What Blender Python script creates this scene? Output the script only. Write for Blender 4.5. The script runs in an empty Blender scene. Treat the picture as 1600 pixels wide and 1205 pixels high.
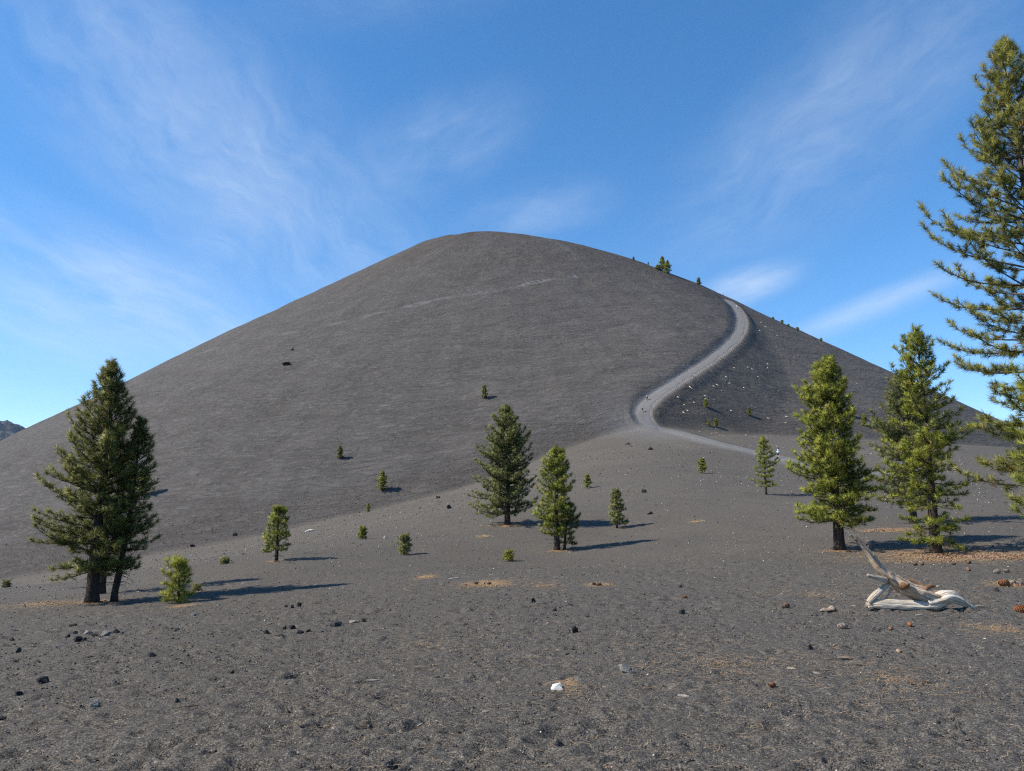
import bpy, bmesh, math, random
import numpy as np
from mathutils import Vector, Matrix

# =====================================================================
# camera, sky, sun, exposure
# =====================================================================
scene = bpy.context.scene
col = scene.collection
R = math.radians
cam_data = bpy.data.cameras.new('camera')
cam_data.sensor_width = 36.0
cam_data.lens = 36.0 * 1142.0 / 1600.0
cam_data.clip_start = 0.05
cam_data.clip_end = 30000.0
cam = bpy.data.objects.new('camera', cam_data)
col.objects.link(cam)
cam.location = (0, 0, 0)
cam.rotation_euler = (R(90) + math.atan((780 - 602.5) / 1142.0), 0, 0)
scene.camera = cam

SUN_EL, SUN_AZ = 43.0, 261.0            # azimuth from +Y clockwise: the sun stands to the left, a little behind the camera
sun_dir = Vector((math.sin(R(SUN_AZ)) * math.cos(R(SUN_EL)), math.cos(R(SUN_AZ)) * math.cos(R(SUN_EL)), math.sin(R(SUN_EL))))
sd = bpy.data.lights.new('sun', 'SUN')
sd.energy = 5.0
sd.angle = R(0.53)
sd.color = (1.0, 0.935, 0.835)
sun = bpy.data.objects.new('sun', sd)
col.objects.link(sun)
sun.rotation_euler = (-sun_dir).to_track_quat('-Z', 'Y').to_euler()

scene.render.engine = 'CYCLES'
scene.cycles.use_denoising = False
scene.cycles.max_bounces = 6
scene.cycles.diffuse_bounces = 3
scene.cycles.volume_bounces = 0
scene.cycles.sample_clamp_indirect = 6.0
scene.cycles.filter_width = 1.2
vs = scene.view_settings
vs.view_transform = 'Standard'
vs.look = 'None'
vs.gamma = 1.0
vs.use_curve_mapping = False
vs.exposure = 0.66

class NT:
    """small helper to write node trees"""
    def __init__(self, tree):
        self.t = tree
        tree.nodes.clear()
    def n(self, kind, **kw):
        nd = self.t.nodes.new(kind)
        for k, v in kw.items():
            if k == 'inp':
                for a, b in v.items():
                    s = nd.inputs[a]
                    if isinstance(b, bpy.types.NodeSocket):
                        self.t.links.new(b, s)
                    else:
                        s.default_value = b
            else:
                setattr(nd, k, v)
        return nd
    def link(self, a, b):
        self.t.links.new(a, b)
    def math(self, op, a, b=None, c=None, clamp=False):
        nd = self.n('ShaderNodeMath', operation=op, use_clamp=clamp)
        for i, v in enumerate((a, b, c)):
            if v is None: continue
            if isinstance(v, bpy.types.NodeSocket): self.link(v, nd.inputs[i])
            else: nd.inputs[i].default_value = v
        return nd.outputs[0]
    def mapr(self, v, a, b, c, d, smooth=False):
        nd = self.n('ShaderNodeMapRange', interpolation_type='SMOOTHSTEP' if smooth else 'LINEAR')
        for k, x in zip((0, 1, 2, 3, 4), (v, a, b, c, d)):
            if isinstance(x, bpy.types.NodeSocket): self.link(x, nd.inputs[k])
            else: nd.inputs[k].default_value = x
        return nd.outputs[0]
    def mix(self, fac, a, b, blend='MIX'):
        nd = self.n('ShaderNodeMix', data_type='RGBA', blend_type=blend)
        for k, x in ((0, fac), (6, a), (7, b)):
            if isinstance(x, bpy.types.NodeSocket): self.link(x, nd.inputs[k])
            else: nd.inputs[k].default_value = x if k == 0 or len(x) == 4 else (*x, 1)
        return nd.outputs[2]
    def noise(self, vec, scale, detail=3, rough=0.55, dist=0.0, lac=2.0):
        nd = self.n('ShaderNodeTexNoise', inp={'Scale': scale, 'Detail': detail, 'Roughness': rough, 'Distortion': dist, 'Lacunarity': lac})
        self.link(vec, nd.inputs['Vector'])
        return nd.outputs['Fac']

# ---- sky with thin cirrus
world = bpy.data.worlds.new('World')
scene.world = world
world.use_nodes = True
w = NT(world.node_tree)
sky = w.n('ShaderNodeTexSky', sky_type='NISHITA', sun_disc=False, sun_elevation=R(SUN_EL), sun_rotation=R(SUN_AZ),
          altitude=2600.0, air_density=1.0, dust_density=0.0, ozone_density=3.0)
skg = w.n('ShaderNodeGamma', inp={'Color': sky.outputs[0], 'Gamma': 0.82})
hs = w.n('ShaderNodeHueSaturation', inp={'Saturation': 1.36, 'Value': 1.20, 'Hue': 0.500, 'Color': skg.outputs[0]})
tc = w.n('ShaderNodeTexCoord')
sx = w.n('ShaderNodeSeparateXYZ', inp={0: tc.outputs['Generated']})
az = w.math('ARCTAN2', sx.outputs[0], sx.outputs[1])
el = w.math('ARCSINE', sx.outputs[2])
pt = w.n('ShaderNodeCombineXYZ', inp={0: az, 1: el})
cloud = None
# (azimuth deg, elevation deg, tilt deg, half length deg, half width deg, opacity, streak stretch, seed)
for (a, e, rot, L, W, op, st, sd_) in [
    (-19.0, 22.0, -38, 24, 12, 0.36, 2.0, 1.0), (-28.0, 27.0, -30, 18, 9.0, 0.32, 1.8, 7.0),
    (-28.0, 14.0, -19, 19, 5.0, 0.62, 3.0, 2.0), (-34.0, 11.5, -14, 16, 4.0, 0.45, 4.0, 3.0),
    (-36.0, 6.5, -5, 16, 3.0, 0.25, 4.0, 9.0),
    (22.0, 24.0, 24, 17, 7.5, 0.27, 2.2, 4.0), (18.2, 15.7, 14, 6.0, 2.0, 0.66, 2.6, 5.0),
    (27.0, 13.4, 17, 9.5, 1.5, 0.55, 4.0, 6.0), (2.0, 22.3, 8, 9, 3.0, 0.30, 2.2, 8.0),
    (-6.0, 27.0, 20, 11, 5.0, 0.26, 2.0, 11.0), (30.0, 30.0, 20, 16, 7.0, 0.26, 2.0, 12.0), (-10.0, 38.0, 10, 18, 5.0, 0.18, 2.0, 13.0)]:
    mp = w.n('ShaderNodeMapping', vector_type='TEXTURE')
    w.link(pt.outputs[0], mp.inputs[0])
    mp.inputs['Location'].default_value = (R(a), R(e), 0)
    mp.inputs['Rotation'].default_value = (0, 0, R(rot))
    mp.inputs['Scale'].default_value = (R(L), R(W), 1)
    ln = w.n('ShaderNodeVectorMath', operation='LENGTH', inp={0: mp.outputs[0]})
    m = w.mapr(ln.outputs['Value'], 0.1, 1.0, 1.0, 0.0, True)
    wn = w.n('ShaderNodeTexNoise', inp={'Scale': 9.0, 'Detail': 3.0, 'Roughness': 0.5, 'Vector': pt.outputs[0]})
    wv = w.n('ShaderNodeVectorMath', operation='MULTIPLY_ADD', inp={0: wn.outputs['Color'], 1: (0.30, 0.55, 0.0), 2: mp.outputs[0]})
    mp2 = w.n('ShaderNodeMapping', inp={'Location': (sd_ * 3.1, sd_ * 1.7, sd_), 'Scale': (L / st * 0.30, W * 0.35, 1), 'Vector': wv.outputs[0]})
    nz = w.noise(mp2.outputs[0], 1.0, 9, 0.60, 0.15)
    nz = w.mapr(nz, 0.26, 0.80, 0.0, 1.0)
    mp3 = w.n('ShaderNodeMapping', inp={'Location': (sd_ * 5.3, sd_ * 2.9, sd_), 'Scale': (L / st * 0.5, W * 2.2, 1), 'Vector': wv.outputs[0]})
    fib = w.mapr(w.noise(mp3.outputs[0], 1.0, 6, 0.65, 0.5), 0.30, 0.70, 0.82, 1.10)
    c = w.math('MULTIPLY', w.math('MULTIPLY', w.math('MULTIPLY', m, nz), fib), op * 0.82)
    cloud = c if cloud is None else w.math('SUBTRACT', w.math('ADD', cloud, c), w.math('MULTIPLY', cloud, c))
white = w.mix(0.0, (3.9, 4.3, 4.75), (1, 1, 1))
skyc = w.mix(cloud, hs.outputs[0], white)
bg = w.n('ShaderNodeBackground', inp={'Color': skyc, 'Strength': 0.15})
wo = w.n('ShaderNodeOutputWorld')
w.link(bg.outputs[0], wo.inputs[0])

# =====================================================================
# helpers
# =====================================================================
def new_mat(name):
    m = bpy.data.materials.new(name)
    m.use_nodes = True
    return m, NT(m.node_tree)
def finish(nt, color, rough=0.9, normal=None, spec=0.3, **kw):
    b = nt.n('ShaderNodeBsdfPrincipled')
    for k, v in (('Base Color', color), ('Roughness', rough), ('Specular IOR Level', spec), ('Normal', normal)):
        if v is None: continue
        if isinstance(v, bpy.types.NodeSocket): nt.link(v, b.inputs[k])
        else: b.inputs[k].default_value = v if not isinstance(v, tuple) or len(v) == 4 else (*v, 1)
    o = nt.n('ShaderNodeOutputMaterial')
    nt.link(b.outputs[0], o.inputs[0])
    return b, o
def mesh_np(name, verts, tris=None, quads=None):
    """fast mesh from numpy arrays"""
    me = bpy.data.meshes.new(name)
    verts = np.asarray(verts, np.float32)
    me.vertices.add(len(verts))
    me.vertices.foreach_set('co', verts.ravel())
    parts = []; starts = []; tot = 0
    for f, k in ((tris, 3), (quads, 4)):
        if f is not None and len(f):
            f = np.asarray(f, np.int32)
            parts.append(f.ravel()); starts.append(tot + k * np.arange(len(f))); tot += f.size
    loops = np.concatenate(parts); st = np.concatenate(starts)
    me.loops.add(len(loops)); me.loops.foreach_set('vertex_index', loops)
    me.polygons.add(len(st)); me.polygons.foreach_set('loop_start', st.astype(np.int32))
    me.update(calc_edges=True)
    me.validate()
    return me
def link_obj(name, me, mat=None, parent=None):
    o = bpy.data.objects.new(name, me)
    col.objects.link(o)
    if mat is not None and not me.materials:
        me.materials.append(mat)
    if parent is not None:
        o.parent = parent
    return o
def smooth(me):
    me.polygons.foreach_set('use_smooth', np.ones(len(me.polygons), bool))
def tag(o, label=None, cat=None, group=None, kind=None):
    for k, v in (('label', label), ('category', cat), ('group', group), ('kind', kind)):
        if v: o[k] = v
    return o
def empty(name, loc, rz=0.0):
    o = bpy.data.objects.new(name, None)
    o.empty_display_size = 0.2
    col.objects.link(o)
    o.location = loc
    o.rotation_euler = (0, 0, rz)
    return o
class Tubes:
    """collects tapered tubes as arrays"""
    def __init__(self): self.v = []; self.f = []; self.n = 0
    def add(self, pts, rad, sides=6, cap=True, squash=None):
        pts = np.asarray(pts, float); rad = np.asarray(rad, float)
        tg = np.gradient(pts, axis=0); tg /= np.linalg.norm(tg, axis=1)[:, None] + 1e-9
        ref = np.array([0.0, 0, 1]) if abs(tg[0][2]) < 0.8 else np.array([1.0, 0, 0])
        a = np.cross(tg, ref); a /= np.linalg.norm(a, axis=1)[:, None] + 1e-9
        b = np.cross(tg, a)
        th = np.linspace(0, 2 * np.pi, sides, endpoint=False)
        ra = rad[:, None] if rad.ndim == 1 else rad
        ring = pts[:, None] + ra[..., None] * (np.cos(th)[None, :, None] * a[:, None] + np.sin(th)[None, :, None] * b[:, None])
        n = len(pts)
        i = np.arange(n - 1)[:, None]; j = np.arange(sides)[None]
        q = np.stack([i * sides + j, i * sides + (j + 1) % sides, (i + 1) * sides + (j + 1) % sides, (i + 1) * sides + j], -1).reshape(-1, 4) + self.n
        self.v.append(ring.reshape(-1, 3)); self.f.append(q); self.n += n * sides
        if cap:
            for k, row in ((0, 0), (n - 1, n - 1)):
                self.v.append(pts[row][None]); c = self.n; self.n += 1
                s0 = c - n * sides - k * 0 if k == 0 else None
                base = (c - n * sides) if k == 0 else (c - 1 - sides)
                jj = np.arange(sides)
                x, y = base + jj, base + (jj + 1) % sides
                self.f.append(np.stack([y, x, np.full(sides, c), np.full(sides, c)], -1) if k == 0 else np.stack([x, y, np.full(sides, c), np.full(sides, c)], -1))
    def mesh(self, name):
        v = np.concatenate(self.v); f = np.concatenate(self.f)
        t = f[f[:, 2] == f[:, 3]][:, :3]; q = f[f[:, 2] != f[:, 3]]
        return mesh_np(name, v, t, q)

# =====================================================================
# terrain model
# =====================================================================
# ---- terrain height model (numpy) ----
CX, CY, SL, HA, RR = 1.0, 550.0, 0.642, 234.1, 95.7
CTL = np.array([[-4.06, 6.2, -2.13], [-1.97, 6.0, -2.06], [0.0, 6.0, -2.06], [1.97, 6.0, -2.06], [3.8, 5.8, -1.99], [-6.29, 6.4, -2.2], [5.5, 5.6, -1.93], [-6.55, 9.8, -2.18], [-3.14, 9.4, -2.09], [0.0, 9.1, -2.03], [2.97, 8.9, -1.98], [5.81, 8.7, -1.94], [8.42, 8.4, -1.87], [-9.65, 10.5, -2.34], [-9.77, 14.5, -2.47], [-7.5, 13.3, -2.36], [-4.59, 13.6, -2.21], [0.0, 14.0, -1.99], [7.04, 13.0, -1.87], [9.91, 13.0, -1.79], [-13.42, 24.0, -3.21], [-11.03, 25.0, -3.14], [-10.38, 33.0, -2.67], [-5.06, 35.0, -2.57], [2.16, 36.0, -2.44], [-0.28, 47.0, -1.6], [6.17, 44.0, -1.68], [20.53, 60.0, 0.36], [22.03, 85.0, 2.92], [7.67, 75.0, 1.09], [11.35, 26.0, -1.76], [13.6, 24.0, -1.7], [16.45, 24.0, -1.52], [20.56, 24.0, -1.52], [17.04, 32.0, -1.49], [27.62, 40.0, -0.68], [35.0, 45.0, -0.38], [53.0, 146.0, 8.06], [49.02, 125.0, 5.7], [52.06, 105.0, 3.61], [59.41, 95.0, 2.28], [62.42, 80.0, 1.03], [-24.45, 36.0, -4.38], [-29.01, 36.0, -4.53], [-145.68, 180.88, -23.49], [-121.71, 178.8, -19.09], [-102.84, 177.29, -16.14], [-86.2, 176.86, -13.45], [-64.14, 177.97, -9.51], [-37.86, 182.85, -3.58], [-13.13, 189.28, 2.11], [10.47, 200.17, 9.48], [57.7, 219.34, 19.01], [89.33, 226.44, 19.22], [124.2, 236.37, 18.41], [161.55, 252.94, 18.15], [0.0, 0.0, -1.65], [-3.0, -3.0, -1.7], [4.0, -3.0, -1.5], [-60.0, -60.0, -6.0], [60.0, -60.0, 0.0], [-200.0, 0.0, -25.0], [200.0, 0.0, 2.0], [0.0, -200.0, -4.0], [330.0, 250.0, 10.0], [-420.0, 300.0, -38.0]])
def _tps(r2):
    return np.where(r2 > 0, r2 * np.log(np.maximum(r2, 1e-12)), 0.0)
def _warp(x, y):                       # compress distances so near detail and far slopes fit together
    r = np.hypot(x, y) + 1e-9
    k = np.log1p(r / 12.0) / r
    return x * k, y * k
def _fit():
    wx, wy = _warp(CTL[:, 0], CTL[:, 1])
    z = CTL[:, 2]
    n = len(z)
    K = _tps((wx[:, None] - wx) ** 2 + (wy[:, None] - wy) ** 2) + np.eye(n) * 0.004
    Q = np.c_[np.ones(n), wx, wy]
    A = np.block([[K, Q], [Q.T, np.zeros((3, 3))]])
    w = np.linalg.solve(A, np.r_[z, 0, 0, 0])
    return wx, wy, w
_FX, _FY, _FW = _fit()
def flat_ground(x, y):
    x = np.asarray(x, float); y = np.asarray(y, float)
    sh = np.broadcast(x, y).shape
    x = np.broadcast_to(x, sh).ravel(); y = np.broadcast_to(y, sh).ravel()
    r = np.hypot(x, y)
    s = np.minimum(1.0, 420.0 / np.maximum(r, 1e-6))
    wx, wy = _warp(x * s, y * s)
    out = _FW[-3] + _FW[-2] * wx + _FW[-1] * wy
    for i in range(len(_FX)):
        out += _FW[i] * _tps((wx - _FX[i]) ** 2 + (wy - _FY[i]) ** 2)
    far = np.clip((r - 420) / 900, 0, 1)
    out = out * (1 - far) + (-8.0) * far
    return out.reshape(sh)
def smin(a, b, k):
    h = np.clip(0.5 + 0.5 * (b - a) / k, 0, 1)
    return b * (1 - h) + a * h - k * h * (1 - h)
def cone(x, y):
    dx = x - CX; dy = y - CY
    r = np.hypot(dx, dy)
    az = np.arctan2(dx, -dy)           # 0 toward the camera, + to the right
    sa = np.sin(az)
    z = HA - SL * r - 7.0 * np.clip(-sa, 0, 1) * np.clip((r - 190) / 200, 0, 1) \
        + 3.0 * np.clip(sa, 0, 1) * np.clip((r - 250) / 150, 0, 1)
    cap = HA - SL * RR + 14.5 - 0.3 * np.maximum(RR * 0.75 - r, 0) - 14.0 * np.clip((dx + 30) / 100, 0, 2)
    return smin(z, cap, 26.0 + 20.0 * sa)
def smax(a, b, k):
    return -smin(-a, -b, k)
def _hash(i, j, s):
    h = (i * 374761393 + j * 668265263 + s * 1442695041) & 0xFFFFFFFF
    h = ((h ^ (h >> 13)) * 1274126177) & 0xFFFFFFFF
    return ((h ^ (h >> 16)) & 0xFFFFFF) / float(0xFFFFFF)
def vnoise(x, y, s=0):                 # smooth value noise, -1..1
    xi = np.floor(x); yi = np.floor(y)
    fx = x - xi; fy = y - yi
    fx = fx * fx * (3 - 2 * fx); fy = fy * fy * (3 - 2 * fy)
    xi = xi.astype(np.int64); yi = yi.astype(np.int64)
    a = _hash(xi, yi, s); b = _hash(xi + 1, yi, s); c = _hash(xi, yi + 1, s); d = _hash(xi + 1, yi + 1, s)
    return 2 * ((a * (1 - fx) + b * fx) * (1 - fy) + (c * (1 - fx) + d * fx) * fy) - 1
def base_height(x, y):
    return smax(flat_ground(x, y), cone(x, y), 2.0)
# the trail: x, y, height of its bank above the natural slope
TRAIL_CTL = np.array([[122.22, 403.01, 0], [118.97, 377.18, 1], [111.32, 345.75, 2.5], [101.67, 316.56, 4], [87.83, 285.51, 6], [71.45, 258.69, 7.5], [54.42, 236.0, 8], [44.03, 224.42, 7.5], [39.4, 217.6, 6.4], [40.2, 211.0, 4.4], [44.34, 203.67, 2.5], [46.78, 179.18, 0.6], [49.75, 162.52, 0.1], [53.0, 151.74, 0], [52.36, 133.46, 0], [51.06, 114.98, 0], [53.19, 101.95, 0]])
def _catmull(P, n):
    out = []
    Q = np.vstack([2 * P[0] - P[1], P, 2 * P[-1] - P[-2]])
    for i in range(1, len(Q) - 2):
        p0, p1, p2, p3 = Q[i - 1], Q[i], Q[i + 1], Q[i + 2]
        for t in np.linspace(0, 1, n, endpoint=False):
            out.append(0.5 * (2 * p1 + (p2 - p0) * t + (2 * p0 - 5 * p1 + 4 * p2 - p3) * t * t + (3 * p1 - p0 - 3 * p2 + p3) * t ** 3))
    out.append(P[-1])
    return np.array(out)
TR = _catmull(TRAIL_CTL, 10)
_d = np.gradient(TR[:, :2], axis=0)
for _ in range(6):
    _d = (np.roll(_d, 1, 0) + 2 * _d + np.roll(_d, -1, 0)) if False else np.vstack([_d[:1], (_d[:-2] + 2 * _d[1:-1] + _d[2:]) / 4, _d[-1:]])
_d /= np.linalg.norm(_d, axis=1)[:, None]
TRN = np.c_[-_d[:, 1], _d[:, 0]]        # normal toward the outer (downhill, right) side
TRB = base_height(TR[:, 0], TR[:, 1]) + TR[:, 2]
for _ in range(40):
    TRB[1:-1] = (TRB[:-2] + 2 * TRB[1:-1] + TRB[2:]) / 4
def trail_coords(x, y, full=False):
    """signed offset u (+ = outer, downhill side), along index s and smooth bank values for points near the trail"""
    n = len(x)
    u = np.full(n, 1e3); s = np.zeros(n); dl = np.zeros(n); zc = np.zeros(n)
    m = (x > -110) & (x < 260) & (y > 50) & (y < 490)
    xs = x[m]; ys = y[m]
    bd = np.full(xs.shape, 1e12); W = np.zeros(xs.shape); S_ = W.copy(); D_ = W.copy(); Z_ = W.copy(); N_ = W.copy()
    for i in range(len(TR)):
        dx = xs - TR[i, 0]; dy = ys - TR[i, 1]
        d = dx * dx + dy * dy
        np.minimum(bd, d, out=bd)
        w = 1.0 / (d + 0.6) ** 3
        W += w; S_ += w * i; D_ += w * TR[i, 2]; Z_ += w * TRB[i]
        N_ += w * (dx * TRN[i, 0] + dy * TRN[i, 1]) / np.sqrt(d + 1e-6)
    sgn = np.where(N_ >= 0, 1.0, -1.0)
    u[m] = np.sqrt(bd) * sgn; s[m] = S_ / W; dl[m] = D_ / W; zc[m] = Z_ / W
    # true closeness, whichever side
    return (u, s, dl, zc, m) if full else (u, s)
def height(x, y, micro=True):
    x = np.asarray(x, float); y = np.asarray(y, float)
    sh = np.broadcast(x, y).shape
    x = np.broadcast_to(x, sh).astype(float).ravel(); y = np.broadcast_to(y, sh).astype(float).ravel()
    fl = flat_ground(x, y); co = cone(x, y)
    z = smax(fl, co, 2.0)
    u, s, dl, zc, near = trail_coords(x, y, True)
    zc = np.where(near, zc, z)
    L = np.maximum(dl / 0.33, 0.5)
    bo = np.clip(1 - (u - 2.0) / L, 0, 1); bo = bo * bo * (3 - 2 * bo) * 0.45 + bo * 0.55
    bi_ = np.exp(-(np.minimum(u + 2.0, 0) / 42.0) ** 2)
    z = z + np.where(u > 0, bo, bi_) * dl
    w = np.clip((6.5 - np.abs(u)) / 4.5, 0, 1); w = 0.55 * w * w * (3 - 2 * w)
    rough = np.clip((np.abs(u) - 3) / 6, 0, 1)
    if micro:
        onc = np.clip((co - fl + 1) / 4, 0, 1)
        z = z + onc * rough * (0.9 * vnoise(x / 34, y / 34, 1) + 0.35 * vnoise(x / 9, y / 9, 2))
        r = np.hypot(x, y)
        z = z + (1 - onc) * rough * np.clip(r / 30, 0.1, 1) * (0.16 * vnoise(x / 6, y / 6, 3) + 0.05 * vnoise(x / 1.7, y / 1.7, 4))
    z = z * (1 - w) + zc * w
    return z.reshape(sh)


def ground_z(x, y):
    return float(height(np.array([float(x)]), np.array([float(y)]))[0])

# footprints and scuffs pressed into the near cinders
rng = np.random.default_rng(5)
def near_relief(x, y, r):
    z = np.zeros_like(x)
    return z

# ---- the sheet of ground: a polar grid, fine where the photograph looks
def rings():
    r = [0.6, 1.2, 2.0, 2.8, 3.5, 4.1, 4.6]
    while r[-1] < 6100:
        a = r[-1]
        if a < 14: d = 0.00095 * a * a
        elif a < 130: d = min(0.00095 * a * a, 0.0125 * a)
        elif a < 470: d = 0.0058 * a
        else: d = 0.05 * a
        r.append(a + d)
    return np.array(r)
RG = rings()
TH = np.radians(np.concatenate([np.arange(-39.5, 39.5, 0.125), np.arange(39.5, 320.5, 2.5)]))
NT_, NR = len(TH), len(RG)
GX = RG[:, None] * np.sin(TH)[None]; GY = RG[:, None] * np.cos(TH)[None]
GZ = height(GX, GY)
# dents: stamped into the grid
nd = 3200
dr_ = np.exp(rng.uniform(np.log(5.0), np.log(30.0), nd)); dt_ = np.radians(rng.uniform(-39, 39, nd))
lines = rng.uniform(0, 1, nd)
for k in range(nd):
    r0, t0 = dr_[k], dt_[k]
    a = min(0.2, 0.085 * math.exp(rng.normal(0, 0.5))) * (1.0 if r0 < 14 else 1.5); b = a * rng.uniform(0.45, 0.8); dep = rng.uniform(0.014, 0.040) * (1.0 if r0 < 14 else 1.6)
    ang = rng.normal(0.25, 0.5)
    i0, i1 = np.searchsorted(RG, (r0 - 2.6 * a, r0 + 2.6 * a)); j0, j1 = np.searchsorted(TH[:632], (t0 - 2.6 * a / r0, t0 + 2.6 * a / r0))
    if i1 <= i0 or j1 <= j0: continue
    X = GX[i0:i1, j0:j1] - r0 * math.sin(t0); Y = GY[i0:i1, j0:j1] - r0 * math.cos(t0)
    U = (X * math.cos(ang) + Y * math.sin(ang)) / a; V = (-X * math.sin(ang) + Y * math.cos(ang)) / b
    q = U * U + V * V
    GZ[i0:i1, j0:j1] += -dep * np.exp(-q * 1.4) + 0.4 * dep * np.exp(-(np.sqrt(q) - 1.35) ** 2 * 5)
nearm = np.clip((26 - RG) / 14, 0, 1)[:, None]
GZ += nearm * (0.015 * vnoise(GX / 0.55, GY / 0.42, 11) + 0.011 * vnoise(GX / 0.21, GY / 0.17, 12) + 0.006 * vnoise(GX / 0.09, GY / 0.08, 13))
# zone values per vertex: R cone, G trail dust, B brown crest, A coarse toe
fl = flat_ground(GX, GY); co = cone(GX, GY)
uu, ss = trail_coords(GX.ravel(), GY.ravel())
uu = uu.reshape(GX.shape); ss = ss.reshape(GX.shape)
onc = np.clip((co - fl) / 3 + 0.5, 0, 1)
dust = 0.85 * np.exp(-(np.maximum(np.abs(uu) - 1.9, 0) / np.where(uu < 0, 2.2, 0.7)) ** 2)
fan = np.exp(-((ss - 92) / 16) ** 2) * np.clip(1 - np.abs(uu + 6) / 13, 0, 1) * (uu < 2)
dust = np.clip(np.maximum(dust, 0.55 * fan) + 0.10 * vnoise(GX / 5, GY / 5, 21) * (dust > 0.02), 0, 1)
rr_ = np.hypot(GX - CX, GY - CY); aa_ = np.arctan2(GX - CX, -(GY - CY))
brown = np.clip((215 - rr_) / 110, 0, 1) * (0.55 + 0.45 * vnoise(aa_ * 14, rr_ / 45, 22))
brown = np.maximum(brown, np.exp(-((aa_ - 0.62) / 0.17) ** 2) * np.clip((255 - rr_) / 60, 0, 1) * (0.75 + 0.25 * vnoise(aa_ * 40, rr_ / 60, 23)))
brown = np.clip(brown, 0, 1) * onc
toe = np.clip((co - fl + 0.8 + 0.9 * vnoise(GX / 4, GY / 4, 27)) / 2.4, 0, 1) * np.clip(1.15 - (co - fl + 2.5 * vnoise(GX / 14, GY / 14, 24)) / 9.0, 0, 1) ** 0.6
# an old faint path across the upper face: broken pale dashes
FP = np.array([[-157.9, 347.3], [-121.1, 334.1], [-101.4, 323.3], [-86.6, 321.7], [-69.9, 323.7], [-47.6, 329.7], [-30.3, 335.9], [-12.2, 338.5], [0.0, 344.9], [31.7, 367.7]])
FPd = np.full(GX.shape, 1e6)
for k in range(len(FP) - 1):
    a_, b_ = FP[k], FP[k + 1]; ab = b_ - a_
    tt_ = np.clip(((GX - a_[0]) * ab[0] + (GY - a_[1]) * ab[1]) / (ab @ ab), 0, 1)
    FPd = np.minimum(FPd, np.hypot(GX - a_[0] - tt_ * ab[0], GY - a_[1] - tt_ * ab[1]))
faint = np.exp(-((FPd + 1.6 * vnoise(GX / 11, GY / 11, 25)) / 1.1) ** 2) * np.clip(0.55 + 0.9 * vnoise(GX / 8, GY / 8, 26), 0, 1)
dust = np.maximum(dust, 0.55 * faint)
ZONE = np.stack([onc, dust, brown, toe], -1).reshape(-1, 4).astype(np.float32)
# vertex normals of the whole sheet, so that the seams between its pieces do not show
P = np.stack([GX, GY, GZ], -1)
dth = np.roll(P, -1, 1) - np.roll(P, 1, 1)
drr = np.gradient(P, axis=0)
NRM = np.cross(dth, drr); NRM /= np.linalg.norm(NRM, axis=-1)[..., None] + 1e-12
NRM[NRM[..., 2] < 0] *= -1
V = P.reshape(-1, 3); VN = NRM.reshape(-1, 3)
i = np.arange(NR - 1)[:, None]; j = np.arange(NT_)[None]
Q = np.stack([i * NT_ + j, (i + 1) * NT_ + j, (i + 1) * NT_ + (j + 1) % NT_, i * NT_ + (j + 1) % NT_], -1).reshape(-1, 4)
Q = Q[:, ::-1]
dif = (co - fl).reshape(-1)[Q].mean(1)
def sheet(name, faces, mat, centre=False):
    used = np.unique(faces); remap = np.full(len(V), -1, np.int64); remap[used] = np.arange(len(used))
    vv = V[used]; f = remap[faces]; zz = ZONE[used]; nn = VN[used]; tr = None
    if centre:
        c = len(vv); vv = np.vstack([vv, [[0, 0, GZ[0].mean()]]]); zz = np.vstack([zz, [[0, 0, 0, 0]]]); nn = np.vstack([nn, [[0, 0, 1]]])
        k = np.arange(NT_); tr = np.stack([remap[k], np.full(NT_, c), remap[(k + 1) % NT_]], -1)[:, [0, 1, 2]]
    me = mesh_np(name, vv, tr, f)
    at = me.attributes.new('zone', 'FLOAT_COLOR', 'POINT'); at.data.foreach_set('color', zz.astype(np.float32).ravel())
    smooth(me)
    me.normals_split_custom_set_from_vertices(nn.astype(np.float32).tolist())
    o = link_obj(name, me, mat)
    tag(o, kind='structure')
    return o

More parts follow.
